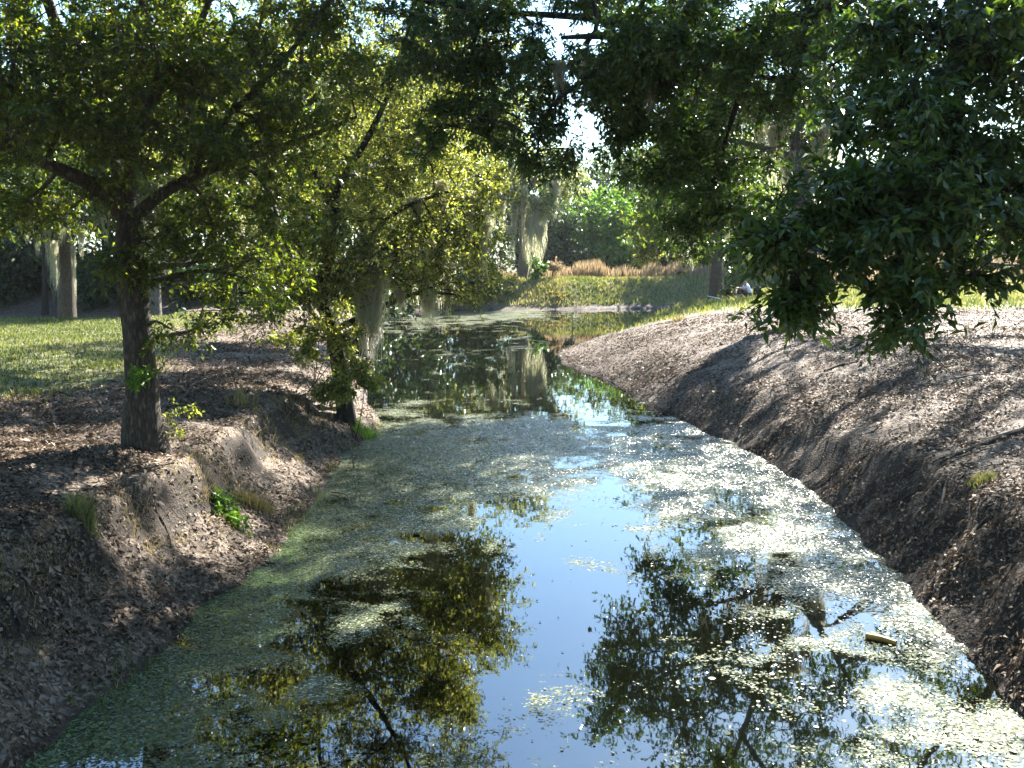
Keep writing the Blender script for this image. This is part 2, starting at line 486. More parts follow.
# ------------------------------------------------------------------ water and duckweed cover
cov_pts = [  # pixel x, pixel y, cover of floating weed
    (90, 740, 1.1), (170, 680, 1.1), (230, 620, 1.05), (290, 560, 1.0), (330, 500, 1.0), (180, 760, .75), (250, 700, .45), (230, 760, .42),
    (330, 620, .45), (330, 700, .28), (400, 560, .5), (400, 640, .3), (350, 760, .35), (430, 720, .2), (450, 500, .68), (470, 560, .4), (440, 620, .28), (470, 760, .3), (280, 650, .55),
    (500, 690, .15), (520, 560, .14), (530, 620, .08), (560, 680, .10), (570, 540, .12), (590, 600, .12), (520, 520, .3), (580, 500, .4), (560, 750, .35), (600, 740, .3),
    (360, 460, 1.0), (420, 440, 1.0), (480, 440, 1.0), (540, 430, 1.0), (480, 475, .98), (600, 440, .86), (560, 470, .8), (640, 460, .8), (640, 420, .65), (690, 440, .9), (690, 480, .85), (600, 415, .35), (420, 490, .9), (540, 450, .9),
    (640, 520, .42), (660, 580, .32), (640, 640, .22), (650, 700, .2), (640, 760, .25), (720, 520, .62), (720, 580, .45), (740, 640, .32), (720, 700, .3), (740, 760, .45),
    (760, 480, .98), (740, 500, .9), (800, 540, .85), (800, 600, .5), (850, 580, .82), (880, 640, .62), (820, 680, .36), (930, 680, .66), (870, 720, .36), (960, 740, .55), (850, 768, .33), (1000, 768, .5),
    (400, 415, .5), (460, 405, .22), (520, 405, .15), (560, 395, .08), (600, 390, .0), (640, 405, .2), (400, 385, .0), (450, 378, .0), (500, 382, .05), (550, 378, .05), (400, 350, .05), (420, 362, .0), (520, 365, .05),
    (455, 358, .5), (480, 352, .2), (520, 345, .42), (540, 338, .4), (500, 335, .25), (430, 340, .1), (400, 331, .35), (440, 325, .5), (480, 320, .85), (520, 316, .85), (560, 316, .4), (600, 314, .2), (430, 316, .75), (650, 311, .2), (690, 308, .2), (580, 330, .1), (620, 322, .0), (540, 325, .15), (470, 333, .15), (510, 326, .2), (600, 327, .05), (480, 343, .1), (550, 345, .2)]
cp = np.array([list(on(a, b)[:2]) + [c] for a, b, c in cov_pts])


def warp(x, y):
    return x / (1 + 0.02 * np.maximum(y, 0)) * 1.0, np.log(np.maximum(y, 1) + 4) * 7


def cover(x, y):
    wx, wy = warp(x, y); px_, py_ = warp(cp[:, 0], cp[:, 1])
    num = np.zeros(np.shape(wx)); den = num + 1e-12
    for a, b, c in zip(px_, py_, cp[:, 2]):
        k = np.exp(-((wx - a) ** 2 + (wy - b) ** 2) / (2 * 0.42 ** 2)) + 1e-6 / (0.01 + (wx - a) ** 2 + (wy - b) ** 2)
        num += k * c; den += k
    return num / den


wxs = spaced([(-16, -4, 0.4), (-4, 5.5, 0.14), (5.5, 20, 0.4)])
wys = spaced([(-12, 4, 1), (4, 20, 0.14), (20, 36, 0.25), (36, 63, 0.4)])
WX, WY = np.meshgrid(wxs, wys)
WD = sdist(WX, WY)
COV = cover(WX, WY)
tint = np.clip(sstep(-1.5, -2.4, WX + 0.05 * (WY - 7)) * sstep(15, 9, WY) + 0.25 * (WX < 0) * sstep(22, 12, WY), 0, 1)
wi = np.arange(WX.size).reshape(WX.shape)
wf = np.stack([wi[:-1, :-1], wi[:-1, 1:], wi[1:, 1:], wi[1:, :-1]], -1).reshape(-1, 4)
keep = (WD.ravel()[wf] < 0.6).any(1)
wf = wf[keep]
used, inv = np.unique(wf, return_inverse=True)
wf = inv.reshape(wf.shape)


def water_mat():
    m, n, l, b, out = mat('pond_water_with_duckweed')
    geo = n.new('ShaderNodeNewGeometry')
    pos = geo.outputs['Position']
    # open water
    b.inputs['Base Color'].default_value = (0.002, 0.0025, 0.0012, 1)
    b.inputs['Roughness'].default_value = 0.015
    b.inputs['IOR'].default_value = 2.15
    rip = N(n, 'ShaderNodeTexNoise'); rip.inputs['Scale'].default_value = 1.6; rip.inputs['Detail'].default_value = 3
    l.new(pos, rip.inputs[0])
    bp = N(n, 'ShaderNodeBump'); bp.inputs['Strength'].default_value = 0.05; bp.inputs['Distance'].default_value = 0.02
    l.new(rip.outputs['Fac'], bp.inputs['Height']); l.new(bp.outputs[0], b.inputs['Normal'])
    # floating weed
    vo = N(n, 'ShaderNodeTexVoronoi'); vo.inputs['Scale'].default_value = 60; l.new(pos, vo.inputs['Vector'])
    sp = n.new('ShaderNodeSeparateColor'); l.new(vo.outputs['Color'], sp.inputs[0])
    big = N(n, 'ShaderNodeTexNoise'); big.inputs['Scale'].default_value = 1.1; big.inputs['Detail'].default_value = 9; big.inputs['Roughness'].default_value = 0.62; big.inputs['Distortion'].default_value = 0.4
    l.new(pos, big.inputs[0])
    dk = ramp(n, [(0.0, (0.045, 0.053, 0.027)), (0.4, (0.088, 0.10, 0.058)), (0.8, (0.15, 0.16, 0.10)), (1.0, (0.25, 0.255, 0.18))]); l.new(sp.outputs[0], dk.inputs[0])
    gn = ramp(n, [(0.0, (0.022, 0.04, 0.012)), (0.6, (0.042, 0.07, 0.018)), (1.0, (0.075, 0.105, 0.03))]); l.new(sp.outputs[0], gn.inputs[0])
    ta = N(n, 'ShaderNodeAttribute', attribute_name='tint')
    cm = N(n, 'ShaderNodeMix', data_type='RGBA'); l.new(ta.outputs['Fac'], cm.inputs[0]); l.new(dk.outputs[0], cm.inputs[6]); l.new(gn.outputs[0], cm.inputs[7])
    weed = n.new('ShaderNodeBsdfPrincipled')
    l.new(cm.outputs[2], weed.inputs['Base Color'])
    weed.inputs['Roughness'].default_value = 0.24
    weed.inputs['Specular IOR Level'].default_value = 0.55
    # each tiny frond lies at its own tilt
    sub = N(n, 'ShaderNodeVectorMath', operation='SUBTRACT'); l.new(vo.outputs['Color'], sub.inputs[0]); sub.inputs[1].default_value = (0.5, 0.5, 0.5)
    mul = N(n, 'ShaderNodeVectorMath', operation='MULTIPLY'); l.new(sub.outputs[0], mul.inputs[0]); mul.inputs[1].default_value = (0.85, 0.85, 0.0)
    add = N(n, 'ShaderNodeVectorMath', operation='ADD'); l.new(mul.outputs[0], add.inputs[0]); add.inputs[1].default_value = (0, 0, 1)
    nm = N(n, 'ShaderNodeVectorMath', operation='NORMALIZE'); l.new(add.outputs[0], nm.inputs[0]); l.new(nm.outputs[0], weed.inputs['Normal'])
    # mask = cover attribute against noise and frond cells
    ca = N(n, 'ShaderNodeAttribute', attribute_name='cover')
    m1 = N(n, 'ShaderNodeMath', operation='MULTIPLY_ADD'); l.new(big.outputs['Fac'], m1.inputs[0]); m1.inputs[1].default_value = 2.7; l.new(ca.outputs['Fac'], m1.inputs[2])
    m2 = N(n, 'ShaderNodeMath', operation='MULTIPLY_ADD'); l.new(sp.outputs[1], m2.inputs[0]); m2.inputs[1].default_value = 0.36; l.new(m1.outputs[0], m2.inputs[2])
    mr = N(n, 'ShaderNodeMapRange'); l.new(m2.outputs[0], mr.inputs[0]); mr.inputs[1].default_value = 2.10; mr.inputs[2].default_value = 2.13
    ms = n.new('ShaderNodeMixShader'); l.new(mr.outputs[0], ms.inputs[0]); l.new(b.outputs[0], ms.inputs[1]); l.new(weed.outputs[0], ms.inputs[2])
    l.new(ms.outputs[0], out.inputs[0])
    return m


wv = np.stack([WX, WY, np.zeros_like(WX)], -1).reshape(-1, 3)[used]
water = mesh_obj('water', wv, wf, water_mat(), smooth=True, attrs={'cover': COV.ravel()[used], 'tint': tint.ravel()[used]})
tag(water, kind='structure')

# floating pads, real little discs on the water
g = Geo()
n = 260000
P = np.stack([rng.uniform(-5, 6, n), 4.5 + 32 * rng.random(n) ** 1.9], 1)
d_ = sdist(P[:, 0], P[:, 1]); c_ = cover(P[:, 0], P[:, 1])
pn = fbm(P[:, 0] * 1.4, P[:, 1] * 1.4, 71, 4)
ok = (d_ < -0.05) & (rng.random(n) < np.clip((c_ - 0.5 + 0.8 * pn) * 1.6, 0.0, 1) * 0.6 + 0.006 * (c_ > .1))
P = P[ok][:80000]
m_ = len(P)
sz = rng.uniform(0.005, 0.012, m_) * np.where(rng.random(m_) < 0.04, 2.2, 1) * (1 + .02 * P[:, 1])
tilt = rng.normal(size=(m_, 2)) * 0.10
ang = np.arange(6) / 6 * 2 * np.pi
aa = ang[None] + rng.random((m_, 1)) * 6
rr = sz[:, None] * (0.8 + 0.4 * rng.random((m_, 6)))
dx = np.cos(aa) * rr; dy = np.sin(aa) * rr
dz = dx * tilt[:, :1] + dy * tilt[:, 1:] + 0.006 + rng.random((m_, 1)) * 0.004
V = np.stack([P[:, :1] + dx, P[:, 1:] + dy, dz], -1).reshape(-1, 3)
M_PAD = leaf_mat('floating_pads', [(0.038, 0.046, 0.022), (0.065, 0.075, 0.04), (0.12, 0.128, 0.082)], (1.2, 1.2, 0.6), 0.1, 0.35, 0.45)
pads = mesh_obj('floating_duckweed', V, np.arange(m_ * 6).reshape(-1, 6), M_PAD, rnd=rng.random(m_))
tag(pads, kind='stuff')

# ------------------------------------------------------------------ fallen leaves, grass, reeds (uncountable)
g = Geo()
n = 900000
Y = 4.5 + 30 * rng.random(n) ** 2.0
X = rng.uniform(-1, 1, n) * (2 + Y * 0.62)
Z = bilinear(GZ, X, Y); D = bilinear(GD, X, Y); G = bilinear(GRASS, X, Y); SO = bilinear(SOIL, X, Y)
den = fbm(X * 1.1, Y * 1.1, 55, 3)
ok = (D > 0.04) & (rng.random(n) > G * 0.93) & (rng.random(n) < np.clip(0.62 + 1.2 * den - 0.1 * SO, 0.08, 1))
X, Y, Z = X[ok][:380000], Y[ok][:380000], Z[ok][:380000]
m_ = len(X)
gx_ = (bilinear(GZ, X + 0.1, Y) - bilinear(GZ, X - 0.1, Y)) / 0.2; gy_ = (bilinear(GZ, X, Y + 0.1) - bilinear(GZ, X, Y - 0.1)) / 0.2
nrm = unit(np.stack([-gx_, -gy_, np.ones(m_)], 1)); nrm = unit(nrm + rng.normal(size=(m_, 3)) * 0.38)
dd = rsph(m_); dd = unit(dd - nrm * (dd * nrm).sum(1, keepdims=True))
L = rng.uniform(0.02, 0.058, m_) * np.where(rng.random(m_) < .08, 1.7, 1) * (1 + 0.02 * Y)
g.leaves(np.stack([X, Y, Z + rng.uniform(0.004, 0.03, m_)], 1), dd, nrm, L, L * rng.uniform(0.35, 0.6, m_), 0.1)
tag(g.build('fallen_leaves', M_LITTER), kind='stuff')
# twigs lying in the litter
n = 2600
Y = 4.5 + 26 * rng.random(n) ** 1.6; X = rng.uniform(-1, 1, n) * (2 + Y * 0.62)
ok = (bilinear(GD, X, Y) > .15) & (bilinear(GRASS, X, Y) < .4); X, Y = X[ok], Y[ok]; n = len(X)
an = rng.random(n) * 6.28; ln = rng.uniform(.08, .45, n) * rng.random(n) + .05
X2, Y2 = X + np.cos(an) * ln, Y + np.sin(an) * ln
ga = Geo(); ga.segs(np.stack([X, Y, bilinear(GZ, X, Y) + .015], 1), np.stack([X2, Y2, bilinear(GZ, X2, Y2) + rng.uniform(.01, .05, n)], 1), rng.uniform(.002, .006, n), rng.uniform(.001, .003, n))
X = rng.uniform(3, 9, 60000); Y = rng.uniform(6, 26, 60000); D = bilinear(GD, X, Y)
ok = (D > .1) & (D < 1.7) & (fbm(X, Y * .8, 23, 3) > -.1); X, Y = X[ok][:420], Y[ok][:420]
gxx = (bilinear(GZ, X + .1, Y) - bilinear(GZ, X - .1, Y)); gyy = (bilinear(GZ, X, Y + .1) - bilinear(GZ, X, Y - .1)); gl = np.hypot(gxx, gyy) + 1e-6
ux, uy = -gxx / gl, -gyy / gl; n = len(X); ln = rng.uniform(.06, .3, n)
for k in range(3):
    an = rng.normal(size=n) * .6
    X2 = X + (ux * np.cos(an) - uy * np.sin(an)) * ln; Y2 = Y + (ux * np.sin(an) + uy * np.cos(an)) * ln
    r0_ = (.011 - .003 * k) * rng.uniform(.4, 1.2, n)
    ga.segs(np.stack([X, Y, bilinear(GZ, X, Y) + .012], 1), np.stack([X2, Y2, bilinear(GZ, X2, Y2) + .014], 1), r0_, r0_ * .75)
    X, Y = X2, Y2
TWIGS = ga


def blades(X, Y, h, wdt, name, m, lean=0.35, kind='stuff', base=None, zbase=None):
    n = len(X)
    Z = bilinear(GZ, X, Y) if zbase is None else zbase
    a = rng.random(n) * 6.283
    sx, sy = np.cos(a) * wdt / 2, np.sin(a) * wdt / 2
    lx, ly = rng.normal(size=n) * lean * h, rng.normal(size=n) * lean * h
    Z = np.broadcast_to(Z, (n,))
    def pair(k, hz, wk): return [np.stack([X - sx * wk + lx * k, Y - sy * wk + ly * k, Z + hz], 1), np.stack([X + sx * wk + lx * k, Y + sy * wk + ly * k, Z + hz], 1)]
    V = np.stack(pair(0, -0.01, 1) + pair(.35, h * .6, .75) + pair(1, h, .12), 1).reshape(-1, 3)
    if base is not None: V = V - np.asarray(base)
    o = np.arange(n)[:, None] * 6
    return V, np.stack([o + np.array([0, 1, 3, 2]), o + np.array([2, 3, 5, 4])], 1).reshape(-1, 4)


def grass_patch(n, x0, x1, y0, y1, h0, h1, wd, cond, name, m):
    X = rng.uniform(x0, x1, n); Y = rng.uniform(y0, y1, n)
    ok = cond(X, Y); X, Y = X[ok], Y[ok]
    h = rng.uniform(h0, h1, len(X)) * (0.7 + 0.6 * vnoise(X * 0.8, Y * 0.8, 12))
    V, f = blades(X, Y, h, np.full(len(X), wd * 1.2), name, m)
    return V, f


gp = []
gp.append(grass_patch(130000, -26, -4, 14, 33, 0.03, 0.08, 0.02, lambda X, Y: rng.random(len(X)) < bilinear(GRASS, X, Y) * 0.9, 'grass', M_GRASS))
gp.append(grass_patch(60000, -4, 22, 55, 68, 0.05, 0.26, 0.045, lambda X, Y: rng.random(len(X)) < bilinear(GRASS, X, Y) * (bilinear(GD, X, Y) > 0.5), 'grass', M_GRASS))
gp.append(grass_patch(60000, 1, 34, 33, 62, 0.06, 0.22, 0.035, lambda X, Y: (rng.random(len(X)) < bilinear(GRASS, X, Y) * 0.9) & (bilinear(GD, X, Y) > 0.3), 'grass', M_GRASS))
SLP = slope
X = rng.uniform(-8, -2.5, 400000); Y = rng.uniform(5, 17.5, 400000)
ok = (bilinear(SLP, X, Y) > 0.7) & (bilinear(GD, X, Y) > 0.5) & (fbm(X * 1.1, Y * 1.1, 91, 3) > -0.05)
X, Y = X[ok][:1500], Y[ok][:1500]
Vd, fd = blades(X, Y, rng.uniform(.05, .16, len(X)), np.full(len(X), .007), 'g', None, .9)
tag(mesh_obj('dry_grass', Vd, fd, M_DRYGRASS, rnd=np.repeat(rng.random(len(X)), 2)), kind='stuff')
def edge_cond(X, Y):
    D = bilinear(GD, X, Y)
    return (D > -0.06) & (D < 0.2) & (fbm(X * .9, Y * .9, 61, 3) > 0.12) & (X < 0) & (rng.random(len(X)) < .5)


gp.append(grass_patch(160000, -4.5, 5, 7, 30, 0.04, 0.16, 0.008, edge_cond, 'grass', M_GRASS))
V = np.concatenate([a for a, b in gp]); fo = 0; fs = []
for a, b in gp:
    fs.append(b + fo); fo += len(a)
gxy = V.reshape(-1, 6, 3)[:, 0]
gr = np.clip(0.45 + 0.75 * fbm(gxy[:, 0] * .45, gxy[:, 1] * .45, 41, 3) + 0.28 * rng.normal(size=len(gxy)) + 0.22 * (gxy[:, 1] > 54) - 0.16 * (gxy[:, 0] < -4), 0, 1)
tag(mesh_obj('grass', V, np.concatenate(fs), M_GRASS, rnd=np.repeat(gr, 2)), kind='stuff')

# tan reeds beyond the far bank
X, Y, H = [], [], []
for (x0, x1, y0, y1, hh, nn) in ((2.6, 11, 64, 67, 1.05, 3000), (10, 17, 64, 68, 1.1, 2200), (17, 42, 62, 68, 1.7, 8000), (-1, 3, 63, 65, 1.0, 500)):
    q = rng.uniform(x0, x1, nn); k = vnoise(q * 0.55, q * 0, 5) > 0.22
    X.append(q[k]); Y.append(rng.uniform(y0, y1, k.sum())); H.append(hh * rng.uniform(0.35, 1.1, k.sum()) * (0.45 + 0.75 * vnoise(q[k] * 1.1, q[k] * 0, 8)))
X, Y, H = map(np.concatenate, (X, Y, H))
V, f = blades(X, Y, H, np.full(len(X), 0.07), 'reeds', M_REED, 0.12)
tag(mesh_obj('reeds', V, f, M_REED, rnd=np.repeat(rng.random(len(X)), 2)), kind='stuff')


# ------------------------------------------------------------------ trees
def clumps_in(blob):
    """blob: (px, py, D, rx, rz, n[, ry]) -> clump centres"""
    px, py, D, rx, rz, n = blob[:6]
    ry = blob[6] if len(blob) > 6 else rx
    c = np.array(px, float) if isinstance(px, tuple) else at(px, py, D)
    u = rsph(n) * (rng.random((n, 1)) ** 0.42)
    return c, c + u * np.array([rx, ry, rz])


def foliage(g, tw, cl, rc, ntw, nleaf, L, wr=0.42, droop=0.25, flat=0.7, twr=0.004, spread=0.75):
    """leafy twigs radiating from every clump centre"""
    N_ = len(cl)
    if N_ == 0: return
    rc = np.asarray(rc)
    c = np.repeat(cl, ntw, 0); r = np.repeat(rc, ntw)
    d = rsph(len(c)); d[:, 2] = d[:, 2] * flat - 0.08; d = unit(d)
    ln = r * rng.uniform(0.55, 1.25, len(c))
    tip = c + d * ln[:, None]; tip[:, 2] -= droop * ln * rng.random(len(c))
    if tw is not None:
        tw.segs(c, tip, np.full(len(c), twr), np.full(len(c), twr * 0.4))
    p0 = np.repeat(c, nleaf, 0); p1 = np.repeat(tip, nleaf, 0)
    t = rng.uniform(0.18, 1.03, len(p0))[:, None]
    pos = p0 * (1 - t) + p1 * t + rng.normal(size=(len(p0), 3)) * (0.05 * np.repeat(np.repeat(rc, ntw), nleaf))[:, None]
    dr = unit(p1 - p0)
    ld = unit(dr * 0.55 + rsph(len(pos)) * spread + np.array([0, 0, -droop * 0.5]))
    nr = unit(rsph(len(pos)) * 0.75 + np.array([0, 0, 0.8]))
    LL = L * rng.uniform(0.65, 1.25, len(pos))
    g.leaves(pos, ld, nr, LL, LL * wr * rng.uniform(0.8, 1.2, len(pos)))


def nearest_on(limbs, p):
    best = None
    for pts, rad in limbs:
        k = max(1, int(len(pts) * 0.25))
        d = np.linalg.norm(pts[k:] - p, axis=1)
        i = int(d.argmin())
        sc = d[i] + 0.6 * max(0, pts[k + i][2] - p[2])
        if best is None or sc < best[0]: best = (sc, pts[k + i], rad[k + i])
    return best[1], best[2]


def moss_clump(length, width, n, seed):
    """a curtain of hanging grey strands, top at the origin"""
    g = Geo()
    k = 8
    x0 = rng.normal(size=n) * width * 0.42; y0 = rng.normal(size=n) * width * 0.25
    top = -np.abs(rng.normal(size=n)) * 0.06 * length
    ln = length * (0.18 + 0.82 * rng.random(n) ** 1.7) * np.exp(-(x0 / width) ** 2 * 0.9)
    wv_ = rng.uniform(0.004, 0.011, n) * (0.7 + length * 0.35)
    a = rng.random(n) * 6.283
    t = np.linspace(0, 1, k)
    ph = rng.random((n, 1)) * 6.28
    cx = x0[:, None] * (1 - 0.25 * t[None]) + 0.05 * width * np.sin(t[None] * 7 + ph) + rng.normal(size=(n, k)) * 0.026
    cy = y0[:, None] * (1 - 0.25 * t[None]) + 0.05 * width * np.cos(t[None] * 6 + ph) + rng.normal(size=(n, k)) * 0.026
    cz = top[:, None] - ln[:, None] * t[None]
    wd = wv_[:, None] * (1 - 0.75 * t[None] ** 2)
    A = np.stack([cx + np.cos(a)[:, None] * wd, cy + np.sin(a)[:, None] * wd, cz], -1)
    B = np.stack([cx - np.cos(a)[:, None] * wd, cy - np.sin(a)[:, None] * wd, cz], -1)
    V = np.stack([A, B], 2).reshape(-1, 3)
    o = np.arange(n)[:, None, None] * (2 * k) + np.arange(k - 1)[None, :, None] * 2
    f = (o + np.array([0, 1, 3, 2])[None, None]).reshape(-1, 4)
    g.add(V, f, np.repeat(rng.random(n), k - 1))
    return g


MOSS = []
for i in range(5):
    gg = moss_clump(1.0, [0.22, 0.3, 0.16, 0.36, 0.2][i], [190, 240, 140, 280, 150][i], i)
    v, f, r = gg.arrays()
    tmp = mesh_obj('spanish_moss', v, f, M_MOSS, rnd=r)
    MOSS.append(tmp.data)
    bpy.data.objects.remove(tmp)


def add_moss(root, base, p, length, width=1.0):
    me = MOSS[int(rng.integers(0, 5))]
    o = bpy.data.objects.new('spanish_moss', me)
    COL.objects.link(o)
    o.parent = root
    o.location = np.asarray(p) - base
    o.scale = (width, width, length)
    o.rotation_euler = (0, 0, rng.uniform(0, 6.28))
    return o


def tree(name, label, cat, base, trunk, r0, r1, limbs, blobs, leafmat, barkmat, L, rc=0.35, ntw=7, nleaf=9, twigs=True, moss=(), droop=0.25, group=None, wr=0.42, flare=1.5, wob=0.05, seed=None, nseg=22, twr=0.005, spread=0.75):
    """base, trunk and limb control points in world space; blobs by direction and distance from the viewpoint"""
    global rng
    if seed is not None: rng = np.random.default_rng(seed)
    base = np.asarray(base, float)
    root = empty(name, base, label, cat, group)
    tg = Geo(); bt = Geo(); cr = Geo()
    tp = curve([base + np.array([0, 0, -0.15])] + [np.asarray(p) for p in trunk], nseg, 0.008 + 0.03 * r1)
    tt = np.linspace(0, 1, len(tp))
    rad = r0 + (r1 - r0) * tt
    rad = rad * (1 + (flare - 1) * np.exp(-tt * 9))
    tg.tube(tp, rad, 14, wob)
    LM = [(tp, rad)]
    for pts, ra, rb in limbs:
        c = curve([np.asarray(p) for p in pts], 16, 0.012 + 0.08 * ra)
        rr_ = np.linspace(ra, rb, 16)
        tg.tube(c, rr_, 8, wob)
        LM.append((c, rr_))
    for b in blobs:
        c, cl = clumps_in(b)
        s_, sr = nearest_on(LM, c)
        dist = np.linalg.norm(c - s_)
        if dist > 0.25:
            mid = (s_ + c) / 2 + rng.normal(size=3) * 0.10 * dist + np.array([0, 0, 0.12 * dist])
            bc = curve([s_, mid, c], 8, 0.015 * dist)
            br = np.linspace(min(sr * 0.6, 0.02 + 0.02 * dist), 0.008 + 0.004 * dist, 8)
            bt.tube(bc, br, 5)
        else:
            bc = np.array([s_, c]); br = np.array([0.01, 0.01])
        if twigs:
            ii = rng.integers(len(bc) // 2, len(bc), len(cl))
            a = bc[ii]
            m1 = (a + cl) / 2 + rng.normal(size=cl.shape) * 0.12 * np.linalg.norm(cl - a, axis=1)[:, None]
            th = np.minimum(br[ii] * 0.7, 0.003 + 0.012 * np.linalg.norm(cl - a, axis=1))
            bt.segs(a, m1, th, th * 0.75); bt.segs(m1, cl, th * 0.75, th * 0.45)
        foliage(cr, bt if twigs else None, cl, rc * rng.uniform(0.65, 1.3, len(cl)), ntw, nleaf, L, wr, droop, twr=twr, spread=spread)
    tg.build('trunk', barkmat, root, base, smooth=True)
    if bt.n: bt.build('branches', barkmat, root, base)
    if cr.n: cr.build('crown', leafmat, root, base)
    for (px, py, D, ln, wd) in moss:
        add_moss(root, base, at(px, py, D), ln, wd)
    return root


def gbase(px, D):
    p = at(px, 300, D)
    return np.array([p[0], D, gh(p[0], D)])


# --- left oak on the near bank
b0 = gbase(140, 11.6)
A = lambda px, py, D: at(px, py, D)
fork = A(128, 222, 11.6)
tree('live_oak_tree', 'live oak with a thick bare trunk forking low on the left bank, beside the lawn', 'tree', b0,
     [A(139, 400, 11.6), A(140, 330, 11.6), A(134, 270, 11.6), fork], 0.198, 0.15,
     [([fork, A(95, 185, 11.4), A(50, 165, 11), A(0, 148, 10.6), A(-110, 120, 10)], 0.10, 0.04),
      ([fork, A(165, 190, 11.7), A(205, 172, 12), A(280, 150, 12.6), A(360, 120, 13)], 0.085, 0.02),
      ([fork, A(135, 160, 11.4), A(160, 90, 11.2), A(210, 0, 11.4), A(250, -150, 11.6)], 0.075, 0.025),
      ([fork, A(110, 150, 12), A(70, 60, 12.2), A(30, -60, 12.4), A(0, -200, 12.4)], 0.075, 0.025),
      ([A(210, 0, 11.4), (-3.5, 10, 8), (-3, 7, 9), (-1, 4, 9.4)], 0.08, 0.03),
      ([A(70, 60, 12.2), (-6, 11.5, 8.5), (-7, 9, 9.2)], 0.07, 0.03),
      ([A(190, 178, 11.9), A(235, 110, 12.3), A(262, 30, 12.6), A(285, -90, 12.8)], 0.04, 0.014),
      ([A(160, 92, 11.2), A(150, 30, 11.4), A(120, -50, 11.6), A(110, -160, 11.8)], 0.05, 0.02),
      ([A(235, 110, 12.3), A(275, 70, 12), A(330, 0, 12), A(370, -60, 12)], 0.04, 0.015)],
     [(15, 40, 10.8, 1.0, .6, 30), (-60, 90, 10.3, .9, .6, 20), (60, 100, 11.2, .8, .5, 26), (120, 40, 11.2, .8, .5, 28), (110, 130, 11, .6, .35, 18),
      (190, 90, 11.6, .7, .45, 24), (250, 40, 12.2, .8, .5, 24), (180, -20, 11.6, .9, .5, 24), (60, -40, 12, .9, .6, 22), (300, 10, 12.3, .7, .5, 18),
      (240, 150, 11.8, .6, .35, 18), (300, 120, 12.4, .6, .35, 15), (340, -40, 12, .7, .5, 15), (20, 205, 11.2, .55, .25, 9), (210, 225, 11.7, .6, .35, 15),
      (160, 265, 11.5, .45, .35, 10), (240, 280, 12, .6, .35, 13), (275, 215, 12, .5, .35, 13), (0, -110, 11.5, 1.2, .6, 24), (130, -120, 11.6, 1.2, .6, 26), (260, -130, 12, 1.1, .6, 24),
      (60, -220, 11.8, 1.3, .6, 22), (200, -230, 11.8, 1.3, .6, 22), (170, 330, 11.4, .25, .3, 3), (100, 190, 11.3, .35, .2, 6), (-130, 40, 10.2, .8, .6, 16),
      (30, 0, 12.4, .9, .6, 30), (90, 60, 12.6, .9, .6, 30), (150, 100, 12.4, .8, .5, 26), (40, 130, 12.2, .7, .45, 20), (210, 50, 12.8, .8, .6, 26), (160, 0, 12.6, .9, .6, 26), (250, 100, 12.8, .7, .5, 20), (-20, 150, 11.4, .7, .5, 16), (70, 205, 12.2, .5, .3, 8), (190, 190, 12.6, .7, .4, 16), (270, 265, 12.8, .55, .4, 12), (220, 320, 12.4, .4, .2, 6), (350, 60, 13, .6, .5, 14), (310, 170, 13, .6, .4, 12),
      (150, 130, 10.8, .6, .4, 16), (200, 150, 11.2, .5, .3, 14), (260, 120, 11.6, .5, .35, 14), (215, 60, 11.2, .5, .4, 14), (30, 120, 10.4, .5, .3, 12), (175, 235, 11.2, .3, .2, 6), (115, 260, 11.2, .2, .2, 4), (300, 60, 12, .6, .4, 14), (150, 40, 10.8, .6, .4, 14)]
     + [((x, y, z), 0, 0, 1.6, .8, 30) for x, y, z in ((-3, 10, 8.5), (-5, 8, 8.6), (-7, 10, 9), (-4, 13, 9.4), (-6.5, 13, 9.5), (-2.5, 7.5, 8.8), (-5, 5.5, 8.6), (-8, 7, 9), (-1, 5, 9), (-3, 3.5, 9), (1.5, 3, 9.5), (-4.5, 11, 11))],  # high crown out of view, added to cut skylight on the left bank
     M_OAK_LEFT, M_BARK, 0.075, rc=0.30, ntw=9, nleaf=9, seed=101, wob=0.07, flare=1.55, nseg=34)

